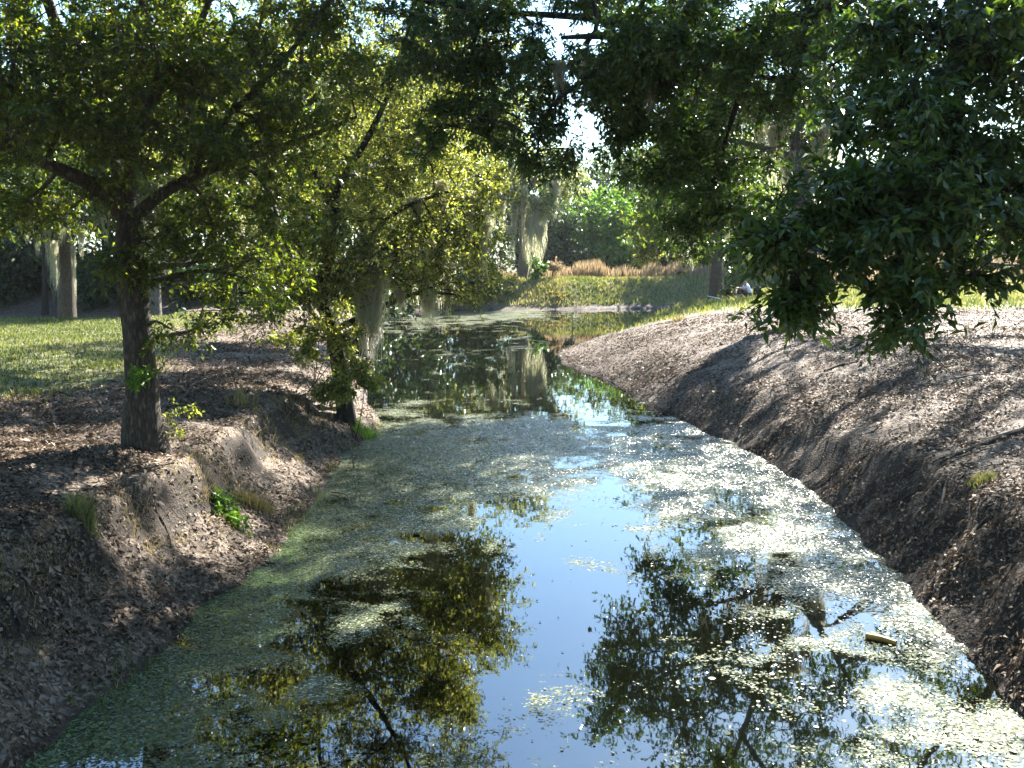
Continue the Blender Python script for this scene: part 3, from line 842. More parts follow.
# --- leaning trees at the bend of the left bank
b1 = gbase(345, 18.2)
f1 = A(322, 300, 18.2)
tree('leaning_tree', 'dark-trunked tree leaning over the creek bend with a big yellow-green crown', 'tree', b1,
     [A(335, 340, 18.2), f1, A(330, 250, 18.2), A(335, 190, 18.3)], 0.15, 0.09,
     [([f1, A(350, 255, 18.4), A(400, 210, 18.8), A(460, 190, 19.4)], 0.08, 0.025),
      ([A(335, 190, 18.3), A(360, 170, 20), A(400, 150, 22.5)], 0.06, 0.02),
      ([A(333, 210, 18.3), A(310, 150, 18.6), A(300, 80, 18.8), A(310, -40, 19)], 0.07, 0.02),
      ([A(335, 190, 18.3), A(370, 130, 18.3), A(400, 60, 18.6), A(420, -40, 18.8)], 0.07, 0.02),
      ([f1, A(290, 265, 17.8), A(250, 240, 17.4)], 0.06, 0.02)],
     [(300, 120, 18.8, 1.1, .8, 34), (360, 90, 18.4, 1.0, .8, 34), (420, 150, 19, 1.0, .7, 34), (455, 205, 19.6, .8, .7, 30), (430, 235, 18.8, .9, .6, 32), (375, 255, 18, .8, .5, 26),
      (300, 245, 17.8, .9, .5, 26), (350, 175, 18.4, 1.1, .7, 40), (445, 125, 20, .8, .6, 22), (400, 40, 18.8, 1.0, .7, 26), (330, 20, 18.9, 1.0, .7, 24), (475, 250, 20.5, .5, .5, 14),
      (410, 285, 18.4, .6, .25, 10), (300, -40, 19, 1.3, .8, 26), (410, -50, 19, 1.3, .8, 26), (360, -130, 19, 1.3, .7, 20), (455, 290, 19.5, .5, .25, 8), (345, 225, 17.6, .7, .4, 18), (305, 285, 17.4, .5, .35, 13), (345, 280, 17.4, .4, .3, 11), (270, 310, 17.2, .4, .25, 8), (385, 110, 22.5, 1.2, .8, 26), (430, 130, 23, 1.0, .8, 22), (400, 190, 22.5, 1.1, .8, 26), (440, 215, 23, .8, .6, 18), (350, 150, 22.5, 1.2, .8, 24), (310, 200, 21, 1.0, .7, 22), (480, 235, 20.5, .5, .5, 11), (484, 180, 20.5, .5, .5, 13), (450, 100, 20.5, .6, .6, 20), (450, 50, 20, .9, .6, 22), (440, 270, 19.2, .5, .3, 10), (488, 272, 20.8, .25, .2, 4)],
     M_GOLD, M_BARKDARK, 0.085, rc=0.42, ntw=9, nleaf=10, seed=202, flare=1.2,
     moss=[(368, 245, 18, 2.1, 1.5), (376, 270, 18.2, 1.6, 1.2), (362, 290, 17.9, 1.3, 1.0), (372, 300, 18.0, 1.3, 1.0), (425, 275, 19, 0.9, .9), (430, 290, 19, .8, .8), (448, 285, 19.5, .7, .6), (400, 288, 18.6, .6, .6),
           (470, 190, 19.5, 1.2, 1.0), (485, 215, 20, 1.3, 1.0), (440, 180, 19.5, 1.0, .9), (415, 195, 19, 1.0, .8)])
b2 = gbase(350, 18.9)
tree('pale_leaning_tree', 'slender pale-barked tree leaning left beside the dark leaning trunk', 'tree', b2,
     [A(338, 355, 18.5), A(310, 310, 18.4), A(296, 270, 18.5), A(270, 190, 19), A(250, 100, 19.5)], 0.065, 0.035,
     [([A(285, 235, 18.7), A(250, 190, 19), A(215, 165, 19.4)], 0.035, 0.015), ([A(270, 190, 19), A(285, 120, 19.5), A(275, 40, 20)], 0.035, 0.015), ([A(250, 100, 19.5), A(230, 90, 21.5), A(180, 80, 22.6)], 0.035, 0.015), ([A(260, 130, 19.4), A(290, 100, 21.5), A(310, 70, 23)], 0.03, 0.015)],
     [(235, 150, 19.6, 1.1, .8, 26), (250, 70, 20, 1.1, .8, 26), (205, 190, 19.5, .8, .6, 18), (265, 190, 19, .8, .6, 18), (270, 0, 20, 1.1, .8, 20), (240, 245, 18.8, .8, .5, 16), (280, 290, 18.2, .6, .3, 10),
      (230, 100, 22.5, 1.3, .8, 30), (290, 90, 23, 1.3, .8, 30), (180, 130, 22, 1.2, .8, 28), (130, 120, 22.5, 1.2, .8, 26), (200, 40, 22.5, 1.3, .8, 28), (330, 60, 23, 1.2, .8, 26), (160, 60, 23, 1.2, .8, 26)],
     M_GOLD, M_BARKPALE, 0.10, rc=0.42, ntw=8, nleaf=9, seed=203, flare=1.15)

b8 = gbase(358, 29.5)
f8 = A(362, 250, 29.3)
tree('creekside_oak', 'yellow-green oak behind the dark leaning tree, trailing moss over the left end of the pond', 'tree', b8,
     [A(358, 300, 29.5), f8, A(372, 190, 29)], 0.2, 0.13,
     [([f8, A(390, 215, 28.5), A(430, 190, 28), A(470, 170, 29)], 0.09, 0.03), ([A(372, 190, 29), A(410, 130, 29), A(450, 80, 29.5)], 0.09, 0.03), ([A(372, 190, 29), A(350, 120, 28.5), A(340, 50, 28.5)], 0.09, 0.03)],
     [(391, 185, 25.5, 1.3, .9, 26), (420, 150, 26.5, 1.4, .9, 28), (450, 120, 28, 1.4, .9, 26), (470, 95, 30, 1.4, .9, 24), (410, 205, 30, 1.4, .9, 26), (445, 165, 31, 1.4, .9, 26), (400, 105, 27, 1.3, .9, 24), (365, 150, 27, 1.3, .9, 22), (340, 200, 27, 1.2, .8, 20), (330, 140, 28, 1.3, .9, 20), (480, 165, 30, .8, .7, 10), (420, 235, 28.5, .9, .5, 12), (430, 60, 29, 1.3, .9, 20), (490, 50, 31, 1.2, .9, 18), (350, 60, 28.5, 1.4, .9, 20), (440, 0, 29, 1.5, .9, 20), (495, 110, 31, .9, .9, 14)],
     M_GOLD, M_BARKDARK, 0.13, rc=0.6, ntw=8, nleaf=9, seed=212,
     moss=[(428, 235, 28, 2.2, 1.5), (440, 245, 28.2, 1.8, 1.3), (415, 250, 28, 1.6, 1.2), (452, 240, 28.4, 1.6, 1.2), (405, 255, 27.8, 1.3, 1.0), (470, 200, 29, 1.8, 1.3), (398, 245, 27.6, 1.2, 1.0)])

# --- big oak off to the right whose limbs reach over the creek
b3 = np.array([10.6, 11.5, gh(10.6, 11.5)])
f3 = b3 + np.array([-0.3, -0.1, 2.4])
tree('overhanging_oak_tree', 'dark glossy-leaved oak reaching over the water from the right, one bough hanging low', 'tree', b3,
     [b3 + np.array([-0.1, 0, 1.2]), f3], 0.5, 0.42,
     [([f3, (8.2, 10, 5.2), (5.6, 8.2, 5.3), A(960, 60, 7), A(890, 170, 6.4)], 0.2, 0.03),
      ([A(960, 60, 7), A(950, 180, 6.3), A(920, 270, 6), A(910, 330, 5.9)], 0.04, 0.01),
      ([A(940, 110, 6.7), A(860, 190, 6.3), A(800, 250, 6.1)], 0.03, 0.01),
      ([f3, (9, 11.6, 5.6), A(1010, -70, 11.5), A(840, 5, 11.3), A(700, 52, 11.2), A(620, 42, 11.4), A(560, 48, 11.6)], 0.17, 0.022),
      ([A(700, 52, 11.2), A(610, 20, 11.8), A(500, 8, 12.4), A(400, -5, 12.8)], 0.06, 0.02),
      ([f3, (9, 12.4, 7), (6, 14, 8.6), (3, 15.5, 8.8), (0.5, 16.5, 9)], 0.22, 0.04),
      ([f3, (8.6, 11, 7.5), (6, 11.5, 9), (2.5, 12, 8.6), (0, 12.4, 8.4)], 0.2, 0.04),
      ([f3, (10.6, 11.6, 6.5), (10.4, 11, 9.5)], 0.25, 0.06),
      ([A(840, 5, 11.3), A(740, -60, 13), A(640, -70, 14.5), A(520, -70, 15), A(430, -60, 14.5)], 0.12, 0.03),
      ([A(760, 35, 11.2), A(735, 110, 11.6), A(715, 180, 12)], 0.05, 0.015),
      ([A(620, 42, 11.4), A(590, 75, 11.4), A(548, 110, 11.6), A(535, 160, 11.7)], 0.035, 0.01),
      ([A(585, 45, 11.5), A(595, 15, 11.6), A(585, -40, 11.8)], 0.03, 0.012)],
     [(965, 45, 6.9, .55, .32, 15), (905, 110, 6.6, .5, .3, 17), (845, 195, 6.3, .40, .22, 18), (795, 235, 6.1, .2, .18, 10), (900, 215, 6.1, .5, .22, 20), (980, 165, 6.6, .5, .32, 17), (1020, 80, 7, .6, .4, 15),
      (930, 20, 7.2, .5, .3, 13), (875, 40, 7.5, .4, .35, 13), (960, 215, 6.0, .4, .18, 12), (900, 275, 5.8, .14, .12, 7), (910, 310, 5.8, .1, .09, 4), (798, 288, 6, .13, .12, 7), (975, 275, 6.0, .1, .04, 2), (850, 262, 6.0, .14, .08, 4), (905, 325, 5.8, .04, .03, 1),
      (1050, 210, 6.4, .5, .4, 14), (860, 110, 7.2, .35, .3, 10), (1060, 20, 7.4, .6, .5, 14), (930, 180, 6.3, .5, .25, 16), (1020, 215, 6.2, .2, .15, 5), (940, 268, 6.1, .12, .06, 3),
      (820, 10, 10.5, .8, .4, 16), (760, 60, 10.8, .7, .4, 17), (705, 20, 11, .7, .35, 15), (660, 85, 11.2, .7, .35, 20), (610, 95, 11.4, .6, .25, 14), (545, 65, 11.8, .45, .3, 12), (500, 20, 12.4, .6, .35, 15), (450, 45, 12.5, .6, .4, 16),
      (420, 5, 12.8, .6, .4, 13), (690, 130, 11.6, .6, .35, 18), (735, 160, 11.8, .5, .35, 15), (715, 205, 12, .45, .3, 13), (690, 232, 12.2, .35, .25, 9), (535, 165, 11.8, .25, .2, 5), (545, 125, 11.7, .25, .15, 5), (640, 25, 11.4, .5, .25, 10), (565, -10, 12, .6, .3, 12),
      (800, 100, 11, .35, .35, 8), (750, 215, 12.2, .35, .3, 8), (655, 170, 11.8, .3, .25, 7), (690, -50, 11.2, .9, .4, 16), (800, -70, 11, 1.1, .5, 18), (470, 95, 12.4, .35, .25, 8), (440, 110, 12.6, .3, .2, 5), (525, 100, 11.9, .3, .15, 4),
      (920, -60, 9, 1.2, .5, 24), (1080, -120, 9, 1.3, .7, 26), (600, -120, 12, 1.2, .5, 16),
      (470, -20, 14, 1.0, .5, 26), (540, -40, 15, 1.1, .5, 26), (620, -30, 14.5, 1.0, .5, 26), (690, -20, 14, 1.0, .5, 24), (500, -110, 15, 1.3, .6, 28), (600, -150, 15.5, 1.3, .6, 28), (700, -130, 14.5, 1.3, .6, 28), (800, -150, 13, 1.4, .6, 28), (430, -90, 14, 1.2, .6, 24), (660, -230, 15, 1.5, .6, 24), (780, 40, 12.5, .8, .4, 18), (730, 90, 12.5, .7, .4, 18), (670, 60, 12.5, .7, .35, 18), (620, 65, 12.8, .6, .3, 14), (640, 130, 12.4, .4, .3, 9), (700, 180, 12.6, .5, .35, 14), (740, 235, 12.6, .3, .3, 8), (410, 60, 13, .5, .35, 12), (455, 10, 13, .6, .35, 14), (840, 80, 11.5, .6, .5, 14), (530, 60, 12.4, .4, .25, 8), (480, 120, 12.6, .4, .3, 11), (505, 75, 12.6, .45, .3, 12), (470, 60, 12.4, .45, .3, 12), (430, 140, 12.8, .3, .25, 7), (520, 140, 12.2, .25, .25, 6), (620, 120, 12, .3, .2, 7), (560, 100, 12, .25, .2, 5), (628, 160, 12.2, .2, .2, 4), (572, 150, 12, .16, .2, 4), (612, 140, 11.9, .16, .2, 4), (660, 45, 10.8, .5, .25, 14), (740, 35, 10.6, .5, .25, 14), (610, 50, 11, .35, .2, 8)]
     + [((x, y, z), 0, 0, 1.5, .7, 34) for x, y, z in ((-.5, 14.5, 8.2), (1.6, 13.6, 8.3), (3.6, 13, 8.6), (1, 16.5, 8.8), (3.2, 16, 9), (-.6, 17.5, 9.4), (5.2, 15, 9.2), (2.4, 18.5, 9.8), (1, 12, 8.4), (5.4, 12, 9.4), (7.6, 13, 10), (7.5, 10, 9.5), (4, 10, 9), (10, 12, 11), (10.5, 9, 10), (-1, 12.6, 8.6), (3.5, 18, 9.2), (4.5, 19.5, 10), (2.5, 17, 8.2), (2, 15.5, 8), (5.5, 19, 9.5), (4.5, 17.5, 9), (5, 16.5, 9), (4.5, 20.5, 10), (0.5, 15.5, 8.2), (13, 12, 10), (13, 15, 10), (12, 8, 9))],  # clumps above the view, added to shade the near left bank and water
     M_OAK_NEAR, M_BARKDARK, 0.08, rc=0.25, ntw=10, nleaf=11, seed=303, wr=0.36, droop=0.3,
     moss=[(600, 60, 11.5, .6, .7), (585, 62, 11.5, .5, .7), (650, 70, 11.3, .5, .6), (560, 60, 11.6, .5, .6)])

# --- mossy tree on the right bank
b4 = gbase(800, 27)
f4 = A(797, 150, 27)
tree('mossy_oak_tree', 'tall pale-limbed oak hung with grey moss behind the low dark bough', 'tree', b4,
     [A(803, 250, 27), A(800, 200, 27), f4], 0.36, 0.24,
     [([f4, A(780, 122, 27), A(755, 100, 26.8), A(700, 70, 26.4), A(620, 20, 26)], 0.13, 0.05),
      ([f4, A(830, 120, 27), A(862, 70, 27.4), A(900, 0, 28)], 0.14, 0.05),
      ([f4, A(800, 90, 27.2), A(770, 0, 27.4), A(740, -140, 27.6)], 0.14, 0.05),
      ([A(862, 70, 27.4), A(920, 60, 28), A(1010, 30, 28.5)], 0.07, 0.03),
      ([A(765, -20, 27.4), A(820, -120, 28), A(860, -230, 28)], 0.08, 0.03)],
     [(720, 95, 26.5, 1.4, .9, 26), (660, 60, 26.2, 1.5, .9, 22), (780, 40, 27, 1.4, .9, 22), (860, 30, 27.6, 1.5, .9, 24), (930, 70, 28, 1.5, 1, 24), (1010, 20, 28.4, 1.6, 1, 22), (690, 0, 26, 1.2, .8, 16),
      (750, -60, 27.4, 1.7, 1, 26), (850, -90, 28, 1.7, 1, 26), (940, -50, 28, 1.7, 1, 22), (800, -130, 27.4, 1.5, 1, 20), (800, -180, 28, 1.9, 1, 28), (880, -230, 28, 1.8, 1, 24), (760, -250, 28, 1.8, 1, 22), (740, 160, 26.6, .9, .6, 10), (850, 170, 27.4, 1.0, .7, 12), (930, 160, 28, 1.2, .8, 14), (650, 110, 26, 1.0, .8, 22), (690, 150, 26, 1.0, .7, 20), (630, 60, 25.8, 0.9, .8, 22), (700, 20, 26.4, 1.4, .8, 26), (740, 60, 26.6, 1.3, .8, 24), (620, 10, 25.8, .9, .7, 18), (770, -80, 27, 1.3, .9, 18), (780, 110, 26.6, 1.0, .7, 14), (660, 180, 26, .7, .5, 10), (820, 0, 27.4, 1.4, .8, 22)],
     M_OAK_NEAR, M_BARKPALE, 0.15, rc=0.62, ntw=8, nleaf=9, seed=404,
     moss=[(775, 122, 26.9, 1.8, 1.6), (760, 110, 26.8, 1.6, 1.4), (790, 150, 26.9, 2.2, 1.6), (812, 140, 26.9, 2.2, 1.6), (826, 125, 27, 1.6, 1.4), (745, 95, 26.8, 1.5, 1.2), (790, 90, 26.9, 1.6, 1.4), (805, 75, 27, 1.6, 1.4), (830, 70, 27, 1.5, 1.2), (720, 90, 26.5, 1.4, 1.2), (840, 110, 27, 1.5, 1.3), (815, 50, 27, 1.5, 1.5)])

b7 = gbase(1150, 25)
f7 = A(1140, 200, 25)
tree('right_bank_oak', 'oak at the right edge with one low crooked limb over the grassy strip', 'tree', b7,
     [A(1148, 260, 25), f7], 0.34, 0.26,
     [([f7, A(1090, 258, 24.6), A(1010, 266, 24.4), A(965, 255, 24.2), A(940, 238, 24.2)], 0.11, 0.03),
      ([f7, A(1100, 120, 25), A(1020, 40, 25), A(960, -60, 25.5)], 0.16, 0.05),
      ([f7, A(1180, 110, 25), A(1200, -20, 26), A(1180, -160, 26)], 0.17, 0.05),
      ([A(1100, 120, 25), A(1120, -20, 24.5), A(1080, -160, 24.5)], 0.1, 0.04)],
     [(1060, 100, 24.8, 1.5, .9, 22), (1010, 10, 25, 1.6, .9, 22), (960, -80, 25.5, 1.7, 1, 22), (1120, 20, 25, 1.7, 1, 22), (1200, 60, 26, 1.8, 1.1, 24), (1080, -120, 24.6, 1.8, 1, 24), (1180, -130, 26, 1.9, 1.1, 24), (1260, -30, 26, 1.8, 1.1, 20), (1030, -200, 25, 1.8, 1, 20), (1130, -250, 25.4, 1.9, 1, 20), (960, 225, 24.2, .7, .35, 7), (1020, 235, 24.4, .7, .35, 7)],
     M_OAK_LEFT, M_BARK, 0.16, rc=0.62, ntw=8, nleaf=9, seed=450, moss=[(985, 262, 24.3, .9, .8), (1005, 266, 24.3, .8, .8), (960, 252, 24.2, .8, .7)])

# --- oak by the angler on the right point
b5 = gbase(716, 50)
f5 = A(716, 235, 50)
tree('pondside_oak_tree', 'oak with a straight grey trunk at the pond end, beside the seated person', 'tree', b5,
     [A(717, 270, 50), f5, A(712, 190, 50)], 0.33, 0.2,
     [([f5, A(690, 205, 49.5), A(655, 195, 49)], 0.13, 0.05), ([f5, A(745, 200, 50), A(775, 180, 50)], 0.13, 0.05), ([A(712, 190, 50), A(725, 140, 50), A(740, 80, 50)], 0.13, 0.05), ([A(712, 195, 50), A(690, 150, 50), A(670, 100, 50)], 0.12, 0.05)],
     [(680, 200, 49.5, 1.9, 1.3, 26), (720, 165, 50, 2, 1.4, 26), (650, 215, 49, 1.5, 1.2, 20), (765, 195, 50, 1.8, 1.4, 22), (700, 120, 50, 2.2, 1.4, 24), (745, 110, 50, 2.2, 1.5, 24), (665, 150, 50, 1.9, 1.3, 20), (690, 235, 49.5, 1.0, .8, 10), (760, 235, 50.5, .9, .8, 9), (790, 120, 50, 1.9, 1.4, 18), (720, 60, 50, 2.2, 1.4, 18)],
     M_OAK_LEFT, M_BARK, 0.26, rc=0.9, ntw=8, nleaf=8, seed=505,
     moss=[(690, 215, 49.5, 2.6, 2.0), (728, 215, 49.8, 2.2, 1.8), (745, 220, 50, 2.0, 1.6), (672, 215, 49.5, 1.8, 1.6)])

# --- moss-hung tree on the far bank
b6 = gbase(524, 62)
f6 = A(523, 200, 62)
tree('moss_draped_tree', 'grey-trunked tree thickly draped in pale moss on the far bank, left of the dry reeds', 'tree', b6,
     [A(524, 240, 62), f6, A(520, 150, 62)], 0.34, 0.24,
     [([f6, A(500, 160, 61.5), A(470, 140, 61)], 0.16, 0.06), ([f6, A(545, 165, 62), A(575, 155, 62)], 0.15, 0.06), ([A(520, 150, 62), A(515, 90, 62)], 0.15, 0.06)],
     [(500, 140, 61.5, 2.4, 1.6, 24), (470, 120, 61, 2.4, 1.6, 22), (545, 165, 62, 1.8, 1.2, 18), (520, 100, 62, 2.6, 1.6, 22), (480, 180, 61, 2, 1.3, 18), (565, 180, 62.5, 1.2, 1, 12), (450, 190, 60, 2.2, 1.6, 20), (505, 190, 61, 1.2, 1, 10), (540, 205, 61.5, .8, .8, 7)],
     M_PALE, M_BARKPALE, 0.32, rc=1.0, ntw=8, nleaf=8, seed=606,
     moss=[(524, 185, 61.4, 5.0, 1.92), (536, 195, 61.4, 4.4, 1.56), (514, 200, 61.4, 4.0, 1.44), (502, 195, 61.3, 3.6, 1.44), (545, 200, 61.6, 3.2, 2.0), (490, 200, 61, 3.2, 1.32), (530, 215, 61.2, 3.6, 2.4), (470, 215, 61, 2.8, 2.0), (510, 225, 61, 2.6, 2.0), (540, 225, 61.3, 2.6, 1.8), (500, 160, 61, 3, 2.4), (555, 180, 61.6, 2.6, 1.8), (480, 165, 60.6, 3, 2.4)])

# --- trees at the edge of the left woods
for (px, D, r, nm, lb, bl, ms, bm, lm, sd) in (
    (65, 33, .27, 'moss_curtained_tree', 'stout reddish trunk with bright moss curtains at the far lawn edge', [(40, 170, 33, 1.6, 1.2, 26), (90, 160, 33, 1.6, 1.2, 26), (60, 110, 33, 1.8, 1.2, 26), (20, 210, 32.5, 1.1, .7, 12), (110, 205, 32.8, 1.0, .7, 12), (-20, 130, 33, 1.6, 1.2, 18)],
     [(53, 240, 32.5, 1.9, .8), (46, 222, 32.5, 1.5, .9), (73, 245, 32.6, 1.7, .6), (36, 222, 32.4, 1.2, .9), (80, 225, 32.8, 1.1, .8), (60, 212, 32.4, 1.1, 1.2), (26, 212, 32.4, 1.0, .9), (105, 215, 32.6, 1.0, .8), (95, 190, 32.6, 1.2, 1.0), (15, 190, 32.4, 1.2, 1.0), (130, 200, 32.8, 1.0, .8)], M_BARK, M_OAK_LEFT, 711),
    (153, 34, .2, 'slim_lawn_edge_tree', 'slim grey tree at the lawn edge, just behind the forked oak trunk', [(160, 170, 34, 1.5, 1.2, 22), (190, 130, 34, 1.6, 1.2, 22), (130, 130, 34, 1.5, 1.2, 18), (175, 215, 33.6, 1, .7, 10)], [(150, 225, 33.5, 1.5, 1.6), (165, 235, 33.6, 1.5, 1.4), (140, 220, 33.5, 1.4, 1.4)], M_BARKPALE, M_OAK_LEFT, 712),
    (44, 38, .1, 'thin_dark_tree', 'thin dark stem in the shade left of the moss-curtained trunk', [(30, 190, 38, 1.3, 1.1, 16), (50, 150, 38, 1.3, 1.1, 16)], [], M_BARKDARK, M_FARDARK, 713),
    (232, 36, .16, 'shaded_tree', 'shaded tree beyond the lawn, seen through the foliage right of the forked oak', [(230, 180, 36, 1.7, 1.4, 26), (260, 130, 36, 1.7, 1.4, 26), (200, 130, 36, 1.6, 1.3, 22)], [(240, 215, 35.5, 1.5, 1.4)], M_BARKDARK, M_FARDARK, 714)):
    bb = gbase(px, D)
    tree(nm, lb, 'tree', bb, [A(px + 1, 260, D), A(px - 2, 215, D), A(px, 150, D)], r, r * .6,
         [([A(px - 2, 215, D), A(px - 25, 185, D), A(px - 45, 150, D)], r * .4, r * .15), ([A(px - 2, 215, D), A(px + 25, 180, D), A(px + 45, 150, D)], r * .4, r * .15)],
         bl, lm, bm, 0.18, rc=0.7, ntw=8, nleaf=8, seed=sd, moss=ms)


# --- shrubs and far trees: a few stems and a crown
def shrub(name, label, cat, px, D, blobs, m, L, rc, seed, ntw=8, nleaf=8, group=None, bark=None, r=0.05, wr=0.45):
    global rng
    rng = np.random.default_rng(seed)
    base = gbase(px, D)
    root = empty(name, base, label, cat, group)
    bt, cr = Geo(), Geo()
    for b in blobs:
        c, cl = clumps_in(b)
        st = base + np.array([rng.normal() * .2 * b[3], rng.normal() * .1 * b[3], -0.05])
        mid = (st + c) / 2 + rng.normal(size=3) * .15 * b[3]
        bc = curve([st, mid, c], 8)
        bt.tube(bc, np.linspace(r, r * .3, 8), 5)
        a = np.repeat(c[None], len(cl), 0)
        bt.segs(a, cl, np.full(len(cl), r * .3), np.full(len(cl), r * .12))
        foliage(cr, None, cl, rc * rng.uniform(.6, 1.3, len(cl)), ntw, nleaf, L, wr)
    bt.build('stems', bark or M_BARKDARK, root, base)
    cr.build('crown', m, root, base)
    return root


shrub('round_bush', 'big rounded fresh-green bush behind the dry reeds at the centre', 'bush', 605, 84, [(605, 215, 84, 3.0, 2.4, 60), (585, 235, 83, 2.4, 1.8, 40), (630, 232, 83.5, 1.8, 1.9, 36), (610, 245, 82.5, 2.6, 1.3, 36)], M_FRESH, 0.34, 0.9, 801, r=.1)
shrub('dark_bush', 'dark shaded bush left of the round green bush', 'bush', 560, 80, [(560, 225, 80, 2.0, 2.2, 40), (550, 245, 79, 1.8, 1.4, 30), (575, 250, 79.5, 1.3, 1.0, 20)], M_FARDARK, 0.34, 0.9, 802, r=.1)
shrub('yellow_green_bush', 'yellow-green small oak between the round bush and the dark oak by the angler', 'tree', 660, 72, [(655, 225, 72, 1.6, 2.0, 36), (672, 205, 72, 2.0, 1.7, 36), (645, 250, 71.5, 1.0, .9, 16), (685, 235, 72, 1.8, 1.7, 30)], M_GOLD, 0.32, 0.8, 803, r=.1)
shrub('waterside_thicket', 'dark green thicket at the left end of the pond below the yellow-green crown', 'bush', 455, 57, [(470, 275, 57, 1.8, 1.1, 34), (440, 270, 56, 1.9, 1.3, 36), (492, 285, 58.5, 1.0, .7, 18), (410, 275, 54, 1.8, 1.2, 36), (480, 245, 58, 1.8, 1.4, 30), (385, 285, 52, 1.5, 1.0, 24)], M_FAR, 0.24, 0.6, 804, r=.07)
shrub('bright_shrub', 'small bright green shrub at the foot of the moss-draped far tree', 'bush', 540, 62, [(538, 268, 61, .6, .45, 12)], M_FRESH, 0.2, 0.35, 805, r=.03)
shrub('russet_shrub', 'small reddish-brown shrub between the bright shrub and the dry reeds', 'bush', 553, 62, [(553, 266, 61.5, .45, .4, 9)], M_REED, 0.18, 0.3, 806, r=.03)
shrub('tan_bank_clump', 'tan dry clump at the lit left end of the far grassy bank', 'bush', 512, 60, [(512, 290, 59.5, .35, .6, 9)], M_REED, 0.2, 0.35, 820, r=.03)
shrub('brown_bank_clump', 'brown dry clump low on the far bank above the pond edge', 'bush', 555, 59.5, [(555, 298, 59, .7, .35, 10)], M_DRYGRASS, 0.2, 0.3, 821, r=.03)
shrub('bent_sapling', 'thin leafy sapling growing between the oak trunk and the seated person', 'plant', 733, 49, [(735, 280, 49, .55, .5, 9), (728, 292, 48.5, .4, .3, 6), (745, 270, 49, .4, .3, 5)], M_FAR, 0.16, 0.3, 807, r=.035)
shrub('lit_bank_bush', 'low bush with yellow sunlit leaves at the foot of the leaning trunks', 'bush', 310, 18.6, [(320, 330, 17.6, .4, .28, 13), (345, 335, 17.7, .3, .3, 11), (352, 365, 17.6, .3, .25, 12), (310, 350, 17.4, .3, .2, 9), (330, 385, 17.2, .3, .15, 8), (345, 315, 18.9, .4, .35, 12), (285, 335, 18.4, .4, .2, 9), (350, 350, 18.6, .3, .2, 7)], M_GOLD, 0.08, 0.22, 808, r=.012)
shrub('creek_edge_bush', 'scrubby low bush on the undercut bank below the leaning trunks', 'bush', 352, 17.4, [(350, 385, 17.4, .35, .22, 9), (330, 395, 17.2, .3, .15, 6), (365, 375, 17.6, .25, .25, 7)], M_GOLD, 0.085, 0.22, 809, r=.01)
shrub('leafy_bank_plant', 'bright green leafy plant in the sun on the left bank by the water', 'plant', 224, 12.1, [(224, 510, 11.3, .16, .13, 8), (232, 525, 11.2, .14, .06, 4), (216, 500, 11.4, .1, .1, 4)], M_FRESH, 0.075, 0.11, 810, ntw=7, nleaf=7, r=.006)
shrub('trunk_sprout', 'small green sprig growing against the forked oak trunk', 'plant', 141, 11.3, [(140, 378, 11.28, .08, .1, 4)], M_FRESH, 0.07, 0.1, 811, r=.005)
shrub('bank_sprig', 'thin weedy sprig in the sunlit leaves right of the forked oak', 'plant', 180, 11.7, [(180, 410, 11.8, .16, .28, 5), (172, 420, 11.7, .1, .2, 3)], M_GOLD, 0.06, 0.12, 812, ntw=5, nleaf=5, r=.005)


# --- woods further back that read as one mass
def woods(name, items, m, L, rc, seed, bark=M_BARKDARK):
    """items: (px, D, top_py, half width m, clumps)"""
    global rng
    rng = np.random.default_rng(seed)
    tg, cr = Geo(), Geo()
    for (px, D, top, hw, ncl) in items:
        bs = gbase(px, D)
        zt = at(px, top, D)[2]
        h = zt - bs[2]
        tg.tube(curve([bs + np.array([0, 0, -.2]), bs + np.array([rng.normal() * .3, 0, h * .4]), bs + np.array([rng.normal() * .6, 0, h * .85])], 9), np.linspace(.05 + .02 * h, .05, 9), 7)
        u = rsph(ncl) * rng.random((ncl, 1)) ** .42
        c = bs + np.array([0, 0, h * .55]) + u * np.array([hw, hw, h * .5])
        foliage(cr, None, c, rc * rng.uniform(.6, 1.4, ncl), 8, 9, L)
    v, f, r = tg.arrays(); v2, f2, r2 = cr.arrays()
    o = mesh_obj(name, np.concatenate([v, v2]), np.concatenate([f, f2 + len(v)]), [bark, m], rnd=np.concatenate([r, r2]))
    o.data.polygons.foreach_set('material_index', np.concatenate([np.zeros(len(f), np.int32), np.ones(len(f2), np.int32)]))
    return tag(o, kind='stuff')


q = np.random.default_rng(5)


def grove(name, spots, m, L, rc, seed):
    global rng
    rng = np.random.default_rng(seed)
    tg, cr = Geo(), Geo()
    for (x, y, h, hw, ncl) in spots:
        bs = np.array([x, y, gh(x, y)])
        tg.tube(curve([bs + np.array([0, 0, -.2]), bs + np.array([rng.normal() * .3, 0, h * .4]), bs + np.array([rng.normal() * .6, 0, h * .85])], 9), np.linspace(.05 + .02 * h, .05, 9), 7)
        u = rsph(ncl) * rng.random((ncl, 1)) ** .42
        foliage(cr, None, bs + np.array([0, 0, h * .6]) + u * np.array([hw, hw, h * .4]), rc * rng.uniform(.6, 1.4, ncl), 7, 7, L)
    v, f, r = tg.arrays(); v2, f2, r2 = cr.arrays()
    o = mesh_obj(name, np.concatenate([v, v2]), np.concatenate([f, f2 + len(v)]), [M_BARKDARK, m], rnd=np.concatenate([r, r2]))
    o.data.polygons.foreach_set('material_index', np.concatenate([np.zeros(len(f), np.int32), np.ones(len(f2), np.int32)]))
    return tag(o, kind='stuff')


